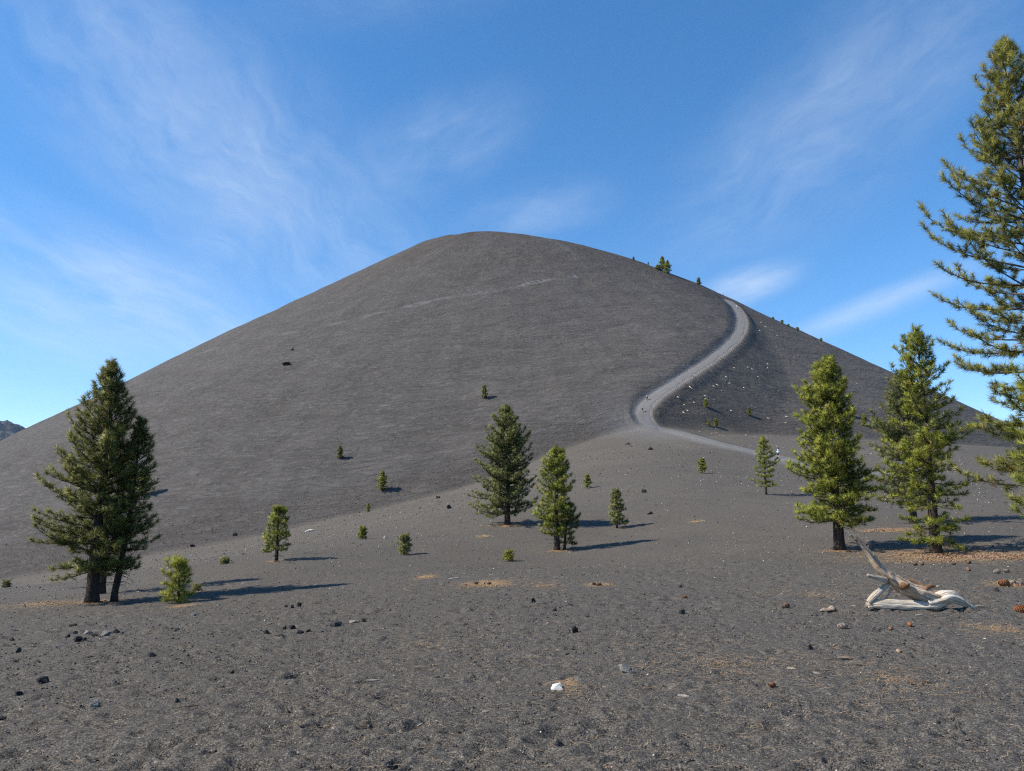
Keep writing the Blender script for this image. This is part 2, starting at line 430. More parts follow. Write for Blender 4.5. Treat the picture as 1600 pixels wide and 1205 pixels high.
# ---- cinder material
def cinder_material():
    m, t = new_mat('cinder')
    g = t.n('ShaderNodeNewGeometry')
    pos = g.outputs['Position']
    zn = t.n('ShaderNodeAttribute', attribute_name='zone')
    zs = t.n('ShaderNodeSeparateColor', inp={0: zn.outputs['Color']})
    conef, dustf, brownf, toef = zs.outputs[0], zs.outputs[1], zs.outputs[2], zn.outputs['Alpha']
    # coordinates wrapped round the cone: along the contour, down the slope
    s = t.n('ShaderNodeSeparateXYZ', inp={0: pos})
    dx = t.math('SUBTRACT', s.outputs[0], CX); dy = t.math('SUBTRACT', CY, s.outputs[1])
    a = t.math('ARCTAN2', dx, dy)
    r = t.math('SQRT', t.math('ADD', t.math('MULTIPLY', dx, dx), t.math('MULTIPLY', dy, dy)))
    cyl = t.n('ShaderNodeCombineXYZ', inp={0: t.math('MULTIPLY', a, 280.0), 1: r, 2: 0.0})
    cm = t.n('ShaderNodeMapping', inp={'Scale': (0.38, 1.0, 1.0), 'Rotation': (0, 0, 0.16), 'Vector': cyl.outputs[0]})
    grain = t.noise(pos, 75.0, 3, 0.7)
    grain2 = t.noise(pos, 16.0, 3, 0.6)
    mid = t.noise(pos, 2.2, 4, 0.6)
    big = t.noise(pos, 0.16, 4, 0.55)
    huge = t.noise(pos, 0.021, 4, 0.6)
    rip = t.noise(cm.outputs[0], 0.62, 5, 0.62, 1.6)
    rip2 = t.noise(cm.outputs[0], 0.11, 4, 0.6, 0.5)
    # flat ground
    cA = t.mix(t.mapr(huge, 0.35, 0.65, 0, 1), (0.075, 0.0655, 0.0535), (0.093, 0.0815, 0.067))
    cA = t.mix(t.mapr(big, 0.3, 0.7, 0, 0.6), cA, (0.079, 0.0705, 0.0595))
    # nearer to the right-hand pines the cinders are blacker
    rt = t.mapr(s.outputs[0], -4.0, 9.0, 0.0, 1.0, True)
    nr = t.mapr(s.outputs[1], 34.0, 12.0, 0.0, 1.0, True)
    cA = t.mix(t.math('MULTIPLY', t.math('MULTIPLY', rt, nr), 0.65), cA, (0.080, 0.0745, 0.067))
    # cone slope
    cB = t.mix(t.mapr(rip2, 0.3, 0.7, 0, 1), (0.057, 0.051, 0.0455), (0.079, 0.072, 0.0655))
    cB = t.mix(t.mapr(rip, 0.50, 0.72, 0, 0.62), cB, (0.122, 0.113, 0.104))
    cB = t.mix(t.mapr(rip, 0.30, 0.46, 0.65, 0), cB, (0.036, 0.033, 0.032))
    cB = t.mix(t.math('MULTIPLY', brownf, 0.95), cB, t.mix(t.mapr(rip, 0.35, 0.65, 0, 1), (0.036, 0.029, 0.0235), (0.074, 0.062, 0.052)))
    # slides and rills running straight down the slope
    fm = t.n('ShaderNodeMapping', inp={'Scale': (0.16, 0.012, 1.0), 'Vector': cyl.outputs[0]})
    fall = t.noise(fm.outputs[0], 1.0, 5, 0.62, 0.3)
    cB = t.mix(t.mapr(fall, 0.52, 0.70, 0, 0.22), cB, (0.098, 0.091, 0.087))
    cB = t.mix(t.mapr(fall, 0.30, 0.46, 0.25, 0), cB, (0.040, 0.0355, 0.032))
    c = t.mix(conef, cA, cB)
    c = t.mix(t.math('MULTIPLY', toef, t.mapr(mid, 0.35, 0.65, 0.3, 0.7)), c, (0.055, 0.0485, 0.043))
    # trail dust
    c = t.mix(dustf, c, t.mix(t.mapr(mid, 0.3, 0.7, 0, 1), (0.125, 0.122, 0.121), (0.160, 0.156, 0.154)))
    # grain: single cinders lighter and darker than the rest
    c = t.mix(1.0, c, t.n('ShaderNodeCombineColor', inp={0: (gv := t.mapr(grain, 0.28, 0.72, 0.05, 2.1)), 1: gv, 2: gv}).outputs[0], 'MULTIPLY')
    c = t.mix(1.0, c, t.n('ShaderNodeCombineColor', inp={0: (gw := t.mapr(grain2, 0.3, 0.7, 0.75, 1.25)), 1: gw, 2: gw}).outputs[0], 'MULTIPLY')
    vg = t.n('ShaderNodeTexVoronoi', feature='F1', inp={'Scale': 62.0, 'Vector': pos})
    vgs = t.n('ShaderNodeSeparateColor', inp={0: vg.outputs['Color']})
    gz = t.math('MULTIPLY', t.mapr(vgs.outputs[0], 0.0, 1.0, 0.76, 1.72), t.mapr(vg.outputs['Distance'], 0.25, 0.75, 1.08, 0.55))
    c = t.mix(1.0, c, t.n('ShaderNodeCombineColor', inp={0: gz, 1: gz, 2: gz}).outputs[0], 'MULTIPLY')
    vo = t.n('ShaderNodeTexVoronoi', feature='F1', inp={'Scale': 30.0, 'Vector': pos})
    vs_ = t.n('ShaderNodeSeparateColor', inp={0: vo.outputs['Color']})
    speck = t.math('MULTIPLY', t.mapr(vs_.outputs[0], 0.965, 0.97, 0, 1), t.mapr(vo.outputs['Distance'], 0.30, 0.36, 1, 0))
    c = t.mix(t.math('MULTIPLY', speck, 0.75), c, t.mix(vs_.outputs[1], (0.26, 0.21, 0.16), (0.30, 0.28, 0.26)))
    # larger pale stones on the plain and the toe
    vo2 = t.n('ShaderNodeTexVoronoi', feature='F1', inp={'Scale': 2.6, 'Vector': pos})
    v2 = t.n('ShaderNodeSeparateColor', inp={0: vo2.outputs['Color']})
    sp2 = t.math('MULTIPLY', t.mapr(v2.outputs[0], 0.90, 0.93, 0, 1), t.mapr(vo2.outputs['Distance'], 0.16, 0.26, 1, 0))
    far = t.mapr(s.outputs[1], 26.0, 50.0, 0.0, 0.7)
    c = t.mix(t.math('MULTIPLY', sp2, t.math('MULTIPLY', far, t.math('SUBTRACT', 1.0, dustf))), c, (0.20, 0.165, 0.13))
    # relief
    hsum = t.math('ADD', t.math('MULTIPLY', grain, 0.016), t.math('MULTIPLY', grain2, 0.026))
    hsum = t.math('ADD', hsum, t.math('MULTIPLY', mid, 0.016))
    hc = t.math('MULTIPLY', t.math('MULTIPLY', conef, t.math('SUBTRACT', 1.0, dustf)), t.math('ADD', t.math('MULTIPLY', rip, 0.95), t.math('MULTIPLY', rip2, 2.6)))
    hsum = t.math('ADD', hsum, hc)
    bp = t.n('ShaderNodeBump', inp={'Strength': 0.9, 'Distance': 1.0, 'Height': hsum})
    finish(t, c, 0.95, bp.outputs[0], 0.15)
    return m
CINDER = cinder_material()
sheet('ground', Q[dif <= 0], CINDER, centre=True)
sheet('cinder_cone', Q[dif > 0], CINDER)

# ---- the trail: a worn strip of pale dust laid on its bank
def trail():
    m, t = new_mat('trail_dust')
    g = t.n('ShaderNodeNewGeometry')
    a = t.noise(g.outputs['Position'], 0.5, 5, 0.6); b = t.noise(g.outputs['Position'], 8.0, 3, 0.6)
    c = t.mix(t.mapr(a, 0.3, 0.7, 0, 1), (0.130, 0.126, 0.123), (0.172, 0.166, 0.161))
    c = t.mix(t.mapr(b, 0.3, 0.7, 0, 0.5), c, (0.11, 0.106, 0.104))
    bp = t.n('ShaderNodeBump', inp={'Strength': 0.7, 'Distance': 0.12, 'Height': b})
    finish(t, c, 0.95, bp.outputs[0], 0.1)
    n = len(TR) * 3
    si = np.linspace(0, len(TR) - 1, n)
    ix = np.arange(len(TR))
    cx_ = np.interp(si, ix, TR[:, 0]); cy_ = np.interp(si, ix, TR[:, 1]); nx = np.interp(si, ix, TRN[:, 0]); ny = np.interp(si, ix, TRN[:, 1])
    wid = np.interp(si, [0, 20, 60, 85, 95, 120, 150, 189], [1.3, 1.5, 1.55, 1.9, 1.8, 2.0, 2.3, 2.0])
    wl = wid + 0.5 * vnoise(si / 1.3, si * 0, 31) + 0.4 * vnoise(si / 0.4, si * 0, 32)
    wr = wid + 0.35 * vnoise(si / 1.1, si * 0 + 9, 33) + 0.3 * vnoise(si / 0.4, si * 0 + 9, 34)
    k = 9
    f = np.linspace(-1, 1, k)
    off = np.where(f[None] < 0, f[None] * wl[:, None], f[None] * wr[:, None])
    X = cx_[:, None] + off * nx[:, None]; Y = cy_[:, None] + off * ny[:, None]
    Z = height(X, Y, micro=True) + np.where(np.abs(f)[None] > 0.95, 0.02, 0.13)
    i = np.arange(n - 1)[:, None]; j = np.arange(k - 1)[None]
    q = np.stack([i * k + j, i * k + j + 1, (i + 1) * k + j + 1, (i + 1) * k + j], -1).reshape(-1, 4)
    me = mesh_np('trail', np.stack([X, Y, Z], -1).reshape(-1, 3), None, q)
    if me.polygons[0].normal.z < 0: me.flip_normals()
    smooth(me)
    tag(link_obj('trail', me, m), kind='structure')
trail()

# ---- far mountain at the left edge
def mountain():
    m, t = new_mat('far_rock')
    g = t.n('ShaderNodeNewGeometry')
    a = t.noise(g.outputs['Position'], 0.012, 6, 0.65); b = t.noise(g.outputs['Position'], 0.03, 5, 0.6)
    c = t.mix(t.mapr(a, 0.4, 0.6, 0, 1), (0.022, 0.028, 0.028), (0.075, 0.075, 0.080))
    c = t.mix(t.mapr(b, 0.66, 0.70, 0, 0.8), c, (0.7, 0.72, 0.75))
    bp = t.n('ShaderNodeBump', inp={'Strength': 1.0, 'Distance': 25.0, 'Height': a})
    finish(t, c, 0.95, bp.outputs[0], 0.1)
    n = 150
    x = np.linspace(-3900, -1500, n); y = np.linspace(3100, 5200, n)
    X, Y = np.meshgrid(x, y)
    d = np.hypot((X + 3110) / 720, (Y - 4000) / 800)
    Z = -80 + 560 * np.exp(-d ** 2 * 1.1)
    env = np.exp(-d ** 2 * 0.6)
    Z += env * (70 * vnoise(X / 210, Y / 210, 41) + 38 * vnoise(X / 80, Y / 80, 42) + 20 * vnoise(X / 34, Y / 34, 43) + 9 * vnoise(X / 17, Y / 17, 44))
    i = np.arange(n - 1)[:, None]; j = np.arange(n - 1)[None]
    q = np.stack([i * n + j, i * n + j + 1, (i + 1) * n + j + 1, (i + 1) * n + j], -1).reshape(-1, 4)
    tag(link_obj('distant_mountain', mesh_np('distant_mountain', np.stack([X, Y, Z], -1).reshape(-1, 3), None, q), m), kind='structure')
mountain()

# =====================================================================
# pines
# =====================================================================
def bark_material(name, c0, c1):
    m, t = new_mat(name)
    tcn = t.n('ShaderNodeTexCoord')
    mp = t.n('ShaderNodeMapping', inp={'Scale': (9.0, 9.0, 2.2), 'Vector': tcn.outputs['Object']})
    a = t.noise(mp.outputs[0], 2.0, 5, 0.65, 0.6); b = t.noise(mp.outputs[0], 7.0, 3, 0.6)
    c = t.mix(t.mapr(a, 0.38, 0.62, 0, 1), c0, c1)
    c = t.mix(t.mapr(b, 0.35, 0.65, 0, 0.4), c, c0)
    bp = t.n('ShaderNodeBump', inp={'Strength': 1.0, 'Distance': 0.05, 'Height': a})
    finish(t, c, 0.9, bp.outputs[0], 0.2)
    return m
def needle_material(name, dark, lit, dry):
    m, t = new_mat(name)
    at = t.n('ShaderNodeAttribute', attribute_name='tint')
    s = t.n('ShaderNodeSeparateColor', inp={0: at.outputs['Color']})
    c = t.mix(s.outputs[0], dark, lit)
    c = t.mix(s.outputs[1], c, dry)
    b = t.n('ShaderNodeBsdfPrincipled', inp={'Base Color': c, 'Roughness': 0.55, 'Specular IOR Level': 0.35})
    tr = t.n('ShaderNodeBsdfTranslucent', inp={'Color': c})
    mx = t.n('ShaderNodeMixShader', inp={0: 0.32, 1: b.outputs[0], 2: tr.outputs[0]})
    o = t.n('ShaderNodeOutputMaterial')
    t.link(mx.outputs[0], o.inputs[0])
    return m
BARK = bark_material('pine_bark', (0.020, 0.016, 0.014), (0.085, 0.062, 0.048))
BARK_PALE = bark_material('pine_bark_pale', (0.045, 0.036, 0.030), (0.17, 0.14, 0.115))
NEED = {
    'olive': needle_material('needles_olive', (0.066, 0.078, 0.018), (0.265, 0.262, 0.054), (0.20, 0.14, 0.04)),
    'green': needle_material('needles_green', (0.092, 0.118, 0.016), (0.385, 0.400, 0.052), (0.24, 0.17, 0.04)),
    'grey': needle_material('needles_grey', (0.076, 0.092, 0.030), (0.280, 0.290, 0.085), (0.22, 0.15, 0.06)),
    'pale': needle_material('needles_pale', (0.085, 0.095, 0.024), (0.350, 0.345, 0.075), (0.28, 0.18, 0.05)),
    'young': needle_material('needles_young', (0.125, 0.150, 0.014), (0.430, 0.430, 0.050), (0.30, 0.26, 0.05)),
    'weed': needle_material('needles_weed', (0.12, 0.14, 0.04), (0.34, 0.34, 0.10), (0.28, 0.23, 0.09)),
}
def unit(v):
    return v / (np.linalg.norm(v, axis=-1)[..., None] + 1e-9)
def pine(name, x, y, H, prof, needles='olive', seed=0, r0=None, crown0=0.1, whorl=0.34, nb=5, shoot=0.17, ndl=0.15, nn=26, nw=0.008,
         lean=(0, 0), asym=0.0, asym_az=0.0, bare=0, bark=None, up=(-8, 48), sink=0.08, tuft_len=0.13, jit=0.22, stem_curve=0.0, fill=1.0, upturn=(26, 50), inner=0.0, parent_z=None, mid_tuft=0.6):
    """prof: crown radius in metres against height fraction. Returns an Empty with trunk and crown."""
    rg = np.random.default_rng(seed)
    z0 = ground_z(x, y) if parent_z is None else parent_z
    root = empty(name, (x, y, z0))
    r0 = r0 or H * 0.028
    tb = Tubes()
    nseg = 16
    tt = np.linspace(0, 1, nseg)
    wob = 0.012 * H * np.stack([np.sin(tt * 5 + seed), np.cos(tt * 4.3 + seed * 2)], -1) * tt[:, None]
    def axis(t):
        t = np.asarray(t, float)
        px = lean[0] * t + stem_curve * t * t + np.interp(t, tt, wob[:, 0]); py = lean[1] * t + np.interp(t, tt, wob[:, 1])
        return np.stack([px, py, t * H], -1)
    tp = axis(tt); tp[0, 2] = -sink * 3
    rad = r0 * (1 - tt) ** 1.15 + 0.012
    rad[0] = r0 * 1.45; tp[1, 2] = min(tp[1, 2], 0.16 + 0.02 * H); rad[1] = r0 * 1.0; tp[1, :2] = 0
    tb.add(tp, rad, 10)
    tufts = []                           # pos, dir, scale, tint, dry
    zs = [crown0 * H]
    while zs[-1] < H - 0.12 * min(1, H / 3):
        t = zs[-1] / H
        zs.append(zs[-1] + whorl * rg.uniform(0.7, 1.25) * (1.0 - 0.45 * t))
    pt, pr = [p[0] for p in prof], [p[1] for p in prof]
    for z in zs:
        t = z / H
        Rm = np.interp(t, pt, pr)
        n = max(3, int(round(nb * rg.uniform(0.8, 1.2))))
        ph = rg.uniform(0, 6.28)
        for k in range(n):
            a = ph + 6.283 * k / n + rg.normal(0, 0.25)
            L = Rm * rg.uniform(1 - jit * 1.6, 1 + jit * 0.6) * (1 + asym * math.cos(a - asym_az))
            if rg.random() < 0.08: L *= 0.5
            if L < 0.07: continue
            e0 = R(up[0] + (up[1] - up[0]) * t ** 1.2 + rg.normal(0, 7)); e1 = e0 + R(rg.uniform(*upturn))
            m = 7
            q = np.linspace(0, 1, m)
            ee = e0 + (e1 - e0) * q ** 1.6 - R(10) * np.sin(q * 3.14)
            aa = a + rg.normal(0, 0.12) * q
            st = L / (m - 1) / max(0.55, math.cos(0.5 * (e0 + e1)))
            stp = np.stack([np.cos(ee) * np.cos(aa), np.cos(ee) * np.sin(aa), np.sin(ee)], -1) * st
            pts = axis(t) + np.vstack([[0, 0, 0], np.cumsum(stp[:-1], 0)])
            br = (0.006 + 0.010 * L) * min(1, H / 4)
            tb.add(pts, br * (1 - q) ** 0.8 + 0.004, 5, cap=False)
            Lp = st * (m - 1)
            # side shoots
            s = max(0.12, 0.24 - 0.1 * L, inner * rg.uniform(0.7, 1.2))
            side = 1 if rg.random() < 0.5 else -1
            def at(sv):
                i = min(m - 2, int(sv * (m - 1))); f = sv * (m - 1) - i
                return pts[i] * (1 - f) + pts[i + 1] * f, unit(pts[i + 1] - pts[i])
            while s < 0.98:
                p, d = at(s)
                ls = (0.10 + 0.42 * (1 - s) * min(Lp, 1.6) * 0.8) * rg.uniform(0.6, 1.2)
                hz = unit(np.cross(d, [0, 0, 1.0])) * side
                dd = unit(d * rg.uniform(0.55, 1.0) + hz * rg.uniform(0.5, 1.0) + np.array([0, 0, rg.uniform(-0.30, 0.75)]))
                e = p + dd * ls + np.array([0, 0, 0.12 * ls])
                tb.add(np.array([p, p + dd * ls * 0.55, e]), np.array([0.007, 0.005, 0.003]) * min(1, 0.5 + H / 8), 3, cap=False)
                if rg.random() < fill:
                    td = unit(dd + np.array([0, 0, rg.uniform(0.1, 0.5)]))
                    tufts.append((*e, *td, rg.uniform(0.8, 1.1), s))
                    if ls > 0.22 and rg.random() < mid_tuft:
                        tufts.append((*(p + dd * ls * 0.5 + rg.normal(0, 0.03, 3)), *unit(dd + rg.normal(0, 0.5, 3)), rg.uniform(0.7, 1.0), s * 0.8))
                    if ls > 0.4:
                        for _ in range(2):
                            u_ = unit(dd + rg.normal(0, 0.55, 3))
                            tufts.append((*(p + dd * ls * rg.uniform(0.4, 0.85) + u_ * 0.13), *u_, rg.uniform(0.7, 1.0), s * 0.9))
                side = -side
                s += 0.72 * shoot / Lp * rg.uniform(0.7, 1.3)
            tufts.append((*pts[-1], *unit(unit(pts[-1] - pts[-2]) + np.array([0, 0, 0.25])), rg.uniform(0.9, 1.2), 1.0))
    # leader
    top = axis(1.0)
    lead = min(0.5, H * 0.09)
    for k in range(9):
        p = top - np.array([0, 0, lead * k / 8]); a = rg.uniform(0, 6.28); kk = 0.1 + 0.9 * (k > 0)
        tufts.append((*p, *unit(np.array([math.cos(a) * kk * 0.7, math.sin(a) * kk * 0.7, 1.0])), rg.uniform(0.8, 1.05), 1.0))
    # bare dead twigs on the lower stem
    for k in range(bare):
        t = rg.uniform(crown0 * 0.35, max(crown0 * 1.3, 0.12)); a = rg.uniform(0, 6.28); L = rg.uniform(0.25, 0.8) * max(0.5, H / 7)
        p = axis(t); d = np.array([math.cos(a), math.sin(a), rg.uniform(-0.4, 0.15)])
        e = p + d * L; tb.add(np.array([p, p + d * L * 0.5 + [0, 0, 0.03], e]), np.array([0.012, 0.008, 0.003]), 4, cap=False)
        for _ in range(4):
            s_ = rg.uniform(0.3, 0.95); d2 = unit(d + rg.normal(0, 0.7, 3)); tb.add(np.array([p + d * L * s_, p + d * L * s_ + d2 * L * 0.35]), np.array([0.005, 0.002]), 3, cap=False)
    me = tb.mesh('trunk'); smooth(me)
    link_obj('trunk', me, bark or BARK, root)
    # needles
    T = np.array(tufts)
    n = len(T); N = n * (nn := int(nn * 1.15)); nw *= 1.55; ndl *= 1.08
    pos = np.repeat(T[:, :3], nn, 0); d = np.repeat(T[:, 3:6], nn, 0); sc = np.repeat(T[:, 6], nn)
    k = rg.uniform(0, 1, N)
    th = np.radians(rg.uniform(18, 50, N) + 35 * k)
    rv = rg.normal(0, 1, (N, 3)); pv = unit(rv - (rv * d).sum(1)[:, None] * d)
    nd_ = d * np.cos(th)[:, None] + pv * np.sin(th)[:, None]
    b = pos - d * (k * tuft_len * sc)[:, None]
    ln = ndl * sc * rg.uniform(0.75, 1.1, N)
    sd2 = unit(np.cross(nd_, rg.normal(0, 1, (N, 3)))) * (nw * 0.5)
    tri = np.stack([b + sd2, b - sd2, b + nd_ * ln[:, None]], 1)
    # every needle of a tuft leans its shading towards the outside of the tuft, so that tufts read as soft brushes
    out = unit(tri.mean(1) - (pos - d * (tuft_len * sc * 0.45)[:, None]))
    geo = unit(np.cross(tri[:, 1] - tri[:, 0], tri[:, 2] - tri[:, 0]))
    fl_ = (geo * out).sum(1) < 0
    tri[fl_] = tri[fl_][:, [1, 0, 2]]; geo[fl_] *= -1
    sn = unit(0.75 * out + 0.45 * geo)
    me = mesh_np('crown', tri.reshape(-1, 3), np.arange(3 * N).reshape(-1, 3))
    smooth(me)
    me.normals_split_custom_set_from_vertices(np.repeat(sn, 3, 0).astype(np.float32).tolist())
    tin = np.clip(rg.beta(1.3, 1.3, n) * (0.45 + 0.6 * T[:, 7]), 0, 1); dry = (rg.random(n) < 0.035) * rg.uniform(0.4, 1, n)  # tone random per tuft; outer tufts also painted as lit, inner as shaded
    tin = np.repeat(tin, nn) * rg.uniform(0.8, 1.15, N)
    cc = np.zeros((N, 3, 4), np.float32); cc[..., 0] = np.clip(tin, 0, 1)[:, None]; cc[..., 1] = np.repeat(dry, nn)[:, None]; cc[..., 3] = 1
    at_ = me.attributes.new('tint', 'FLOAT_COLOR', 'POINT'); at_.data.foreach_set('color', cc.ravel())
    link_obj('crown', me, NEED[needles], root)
    return root
def copy_tree(o, loc, scale, rz):
    c = o.copy(); col.objects.link(c)
    c.location = loc; c.scale = scale; c.rotation_euler = (0, 0, rz)
    for ch in list(o.children):
        k = ch.copy(); col.objects.link(k); k.parent = c
    return c

TREES = {
    'A': (-12.64, 22.72, 7.28),
    'A2': (-12.15, 23.06, 5.6),
    'A3': (-14.31, 26.23, 5.3),
    'B': (-10.26, 32.63, 2.25),
    'C': (-0.28, 45.93, 7.29),
    'D': (2.16, 35.96, 4.86),
    'E': (6.27, 44.42, 2.27),
    'F': (20.72, 60.27, 4.54),
    'G': (11.75, 26.81, 6.94),
    'H': (14.11, 24.87, 7.56),
    'I': (19.47, 36.01, 7.42),
    'J': (14.99, 20.2, 15.11),
    'K': (12.8, 16.48, 5.76),
    'L': (-9.52, 21.53, 1.14)}
SMALL = {
    'left': (-102.11, 204.42, 7.21),
    's531': (-48.96, 208.6, 3.45),
    's597': (-33.71, 191.58, 4.79),
    's757': (-8.86, 233.27, 4.17),
    's575': (-34.33, 176.82, 2.11),
    's566': (-9.12, 45.43, 0.73),
    's631': (-5.07, 35.1, 0.91),
    's794': (-0.16, 32.06, 0.4),
    's918': (7.64, 74.66, 1.29),
    's1098': (21.98, 84.81, 1.62),
    's1103': (60.62, 226.82, 2.62),
    's1119': (61.47, 219.39, 2.52),
    's1107': (59.02, 218.82, 1.54),
    's1171': (75.95, 232.49, 2.68),
    's1351': (118.11, 243.98, 3.88),
    'w351': (-13.26, 34.59, 0.23),
    'w421': (-19.43, 59.86, 0.55),
    'w10': (-98.8, 147.01, 1.09),
    'w1330': (116.68, 249.64, 4.43),
    'w298': (-10.49, 25.01, 0.21),
    'k990': (74.54, 430.98, 2.45),
    'k1013': (83.38, 430.49, 2.44),
    'k1035': (90.84, 425.59, 8.45),
    'k1042': (93.05, 421.82, 7.56),
    'k1028': (87.92, 424.43, 2.8),
    'k1092': (113.11, 427.8, 4.41),
    'k1208': (148.77, 405.69, 1.5),
    'k1222': (148.78, 392.65, 2.17),
    'k1232': (152.11, 392.37, 1.44),
    'k1246': (155.79, 389.57, 1.79),
    'k1283': (160.65, 371.8, 1.7)}
BIG = 'tall and young pines standing on the cinder plain'
def tr(k): return TREES[k]
# three-stemmed group at the left
x, y, H = tr('A')
tag(pine('pine_tree', x, y, H, [(0, 0.9), (0.12, 1.15), (0.25, 1.45), (0.40, 1.32), (0.6, 0.92), (0.8, 0.50), (0.93, 0.26), (1, 0.07)], 'olive', 11, r0=0.185, crown0=0.13, whorl=0.31, nb=7, shoot=0.165, ndl=0.15, tuft_len=0.18, nn=30,
         asym=0.16, asym_az=math.pi, bare=8, up=(-4, 55), jit=0.14), 'tallest dark olive pine at far left with a thick straight trunk', 'tree', 'dark pines grouped at the left')
x, y, H = tr('A2')
tag(pine('pine_tree', x, y, H, [(0, 0.4), (0.15, 0.65), (0.3, 0.78), (0.5, 0.62), (0.75, 0.36), (1, 0.07)], 'olive', 12, r0=0.10, crown0=0.17, whorl=0.30, nb=6, shoot=0.16, lean=(0.45, 0.1), asym=0.1, bare=14),
    'slender leaning pine right of the thick trunk in the left group', 'tree', 'dark pines grouped at the left')
x, y, H = tr('A3')
tag(pine('pine_tree', x, y, H, [(0, 0.6), (0.2, 0.9), (0.4, 0.85), (0.75, 0.45), (1, 0.08)], 'olive', 13, r0=0.15, crown0=0.2, whorl=0.36, nb=5, shoot=0.19, bare=4),
    'short dark pine standing behind, between the two front trunks at left', 'tree', 'dark pines grouped at the left')
x, y, H = tr('B')
tag(pine('pine_tree', x, y, H, [(0, 0.5), (0.18, 0.58), (0.35, 0.60), (0.6, 0.44), (0.85, 0.24), (1, 0.06)], 'green', 21, r0=0.075, crown0=0.2, whorl=0.19, nb=5, shoot=0.12, ndl=0.12, nw=0.009, asym=0.12, asym_az=math.pi, tuft_len=0.10, bare=3),
    'small dense dark green pine alone on the plain left of centre', 'tree', BIG)
x, y, H = tr('C')
tag(pine('pine_tree', x, y, H, [(0, 1.5), (0.10, 1.9), (0.22, 1.95), (0.4, 1.62), (0.55, 1.36), (0.7, 0.95), (0.85, 0.52), (1, 0.08)], 'grey', 31, r0=0.19, crown0=0.10, whorl=0.30, nb=7, shoot=0.16, ndl=0.17, nw=0.012, asym=0.13, asym_az=math.pi, nn=22, jit=0.2, up=(-2, 50)),
    'broad conical grey green pine in the centre, low branches to its left', 'tree', BIG)
x, y, H = tr('D')
tag(pine('pine_tree', x, y, H, [(0, 0.7), (0.16, 0.98), (0.35, 1.0), (0.55, 0.82), (0.75, 0.56), (0.9, 0.30), (1, 0.06)], 'green', 41, r0=0.15, crown0=0.16, whorl=0.27, nb=6, shoot=0.14, ndl=0.15, nw=0.010, bare=8, asym=0.08, asym_az=math.pi, jit=0.2),
    'narrow bright green pine right of the broad centre pine', 'tree', BIG)
tag(pine('pine_tree', x + 0.38, y + 0.1, 2.1, [(0, 0.35), (0.2, 0.62), (0.5, 0.62), (0.8, 0.35), (1, 0.08)], 'olive', 42, r0=0.07, crown0=0.16, whorl=0.22, nb=5, shoot=0.15, nw=0.010, lean=(0.16, 0), bare=3),
    'low dark pine stem at the right foot of the narrow green pine', 'tree', BIG)
x, y, H = tr('E')
tag(pine('pine_tree', x, y, H, [(0, 0.5), (0.15, 0.6), (0.4, 0.50), (0.7, 0.28), (1, 0.05)], 'grey', 51, r0=0.06, crown0=0.14, whorl=0.17, nb=6, shoot=0.11, ndl=0.12, nw=0.012, nn=18, tuft_len=0.10),
    'little conical pine right of the two centre pines', 'tree', BIG)
x, y, H = tr('F')
tag(pine('pine_tree', x, y, H, [(0, 0.6), (0.15, 0.9), (0.35, 1.0), (0.6, 0.82), (0.8, 0.5), (1, 0.1)], 'green', 61, r0=0.10, crown0=0.15, whorl=0.40, nb=5, shoot=0.17, ndl=0.18, nw=0.015, nn=18, jit=0.32),
    'ragged young pine beside the hiker on the lower trail', 'tree', BIG)
x, y, H = tr('G')
tag(pine('pine_tree', x, y, H, [(0, 1.0), (0.13, 1.35), (0.28, 1.42), (0.45, 1.14), (0.6, 0.98), (0.75, 0.70), (0.88, 0.45), (1, 0.10)], 'green', 71, r0=0.19, crown0=0.15, whorl=0.28, nb=7, shoot=0.15, ndl=0.16, nw=0.009, nn=28, bare=6, asym=0.06, asym_az=math.pi, jit=0.2),
    'dense conical green pine with bare dark trunk behind the driftwood', 'tree', BIG)
x, y, H = tr('H')
tag(pine('pine_tree', x, y, H, [(0, 1.0), (0.06, 1.15), (0.12, 1.0), (0.25, 1.45), (0.4, 1.35), (0.55, 1.0), (0.68, 0.85), (0.8, 0.62), (0.9, 0.36), (1, 0.07)], 'green', 81, r0=0.17, crown0=0.06, whorl=0.40, nb=5, shoot=0.17, ndl=0.16, nw=0.009, nn=28, bare=8, jit=0.35, up=(-10, 55)),
    'open green pine with a spiky top, on the bed of pine cones', 'tree', BIG)
x, y, H = tr('I')
tag(pine('pine_tree', x, y, H, [(0, 1.2), (0.2, 2.05), (0.4, 1.85), (0.6, 1.4), (0.8, 0.8), (1, 0.1)], 'grey', 91, r0=0.17, crown0=0.14, whorl=0.34, nb=6, shoot=0.18, ndl=0.17, nw=0.011, nn=24, jit=0.3),
    'olive pine partly hidden behind the spiky topped pine', 'tree', BIG)
x, y, H = tr('J')
tag(pine('pine_tree', x, y, H, [(0, 1.0), (0.08, 1.3), (0.14, 2.1), (0.23, 2.35), (0.37, 2.25), (0.50, 2.0), (0.62, 1.65), (0.74, 1.15), (0.87, 0.68), (0.95, 0.40), (1, 0.12)], 'pale', 101, r0=0.27, crown0=0.09, whorl=0.50, nb=6, shoot=0.23, ndl=0.18, nw=0.0085, nn=46, upturn=(40, 72), inner=0.30,
         tuft_len=0.26, bare=10, bark=BARK_PALE, jit=0.26, up=(-12, 50), asym=0.08, asym_az=math.pi, mid_tuft=0.9),
    'very tall grey green pine cut by the right picture edge', 'tree', BIG)
x, y, H = tr('K')
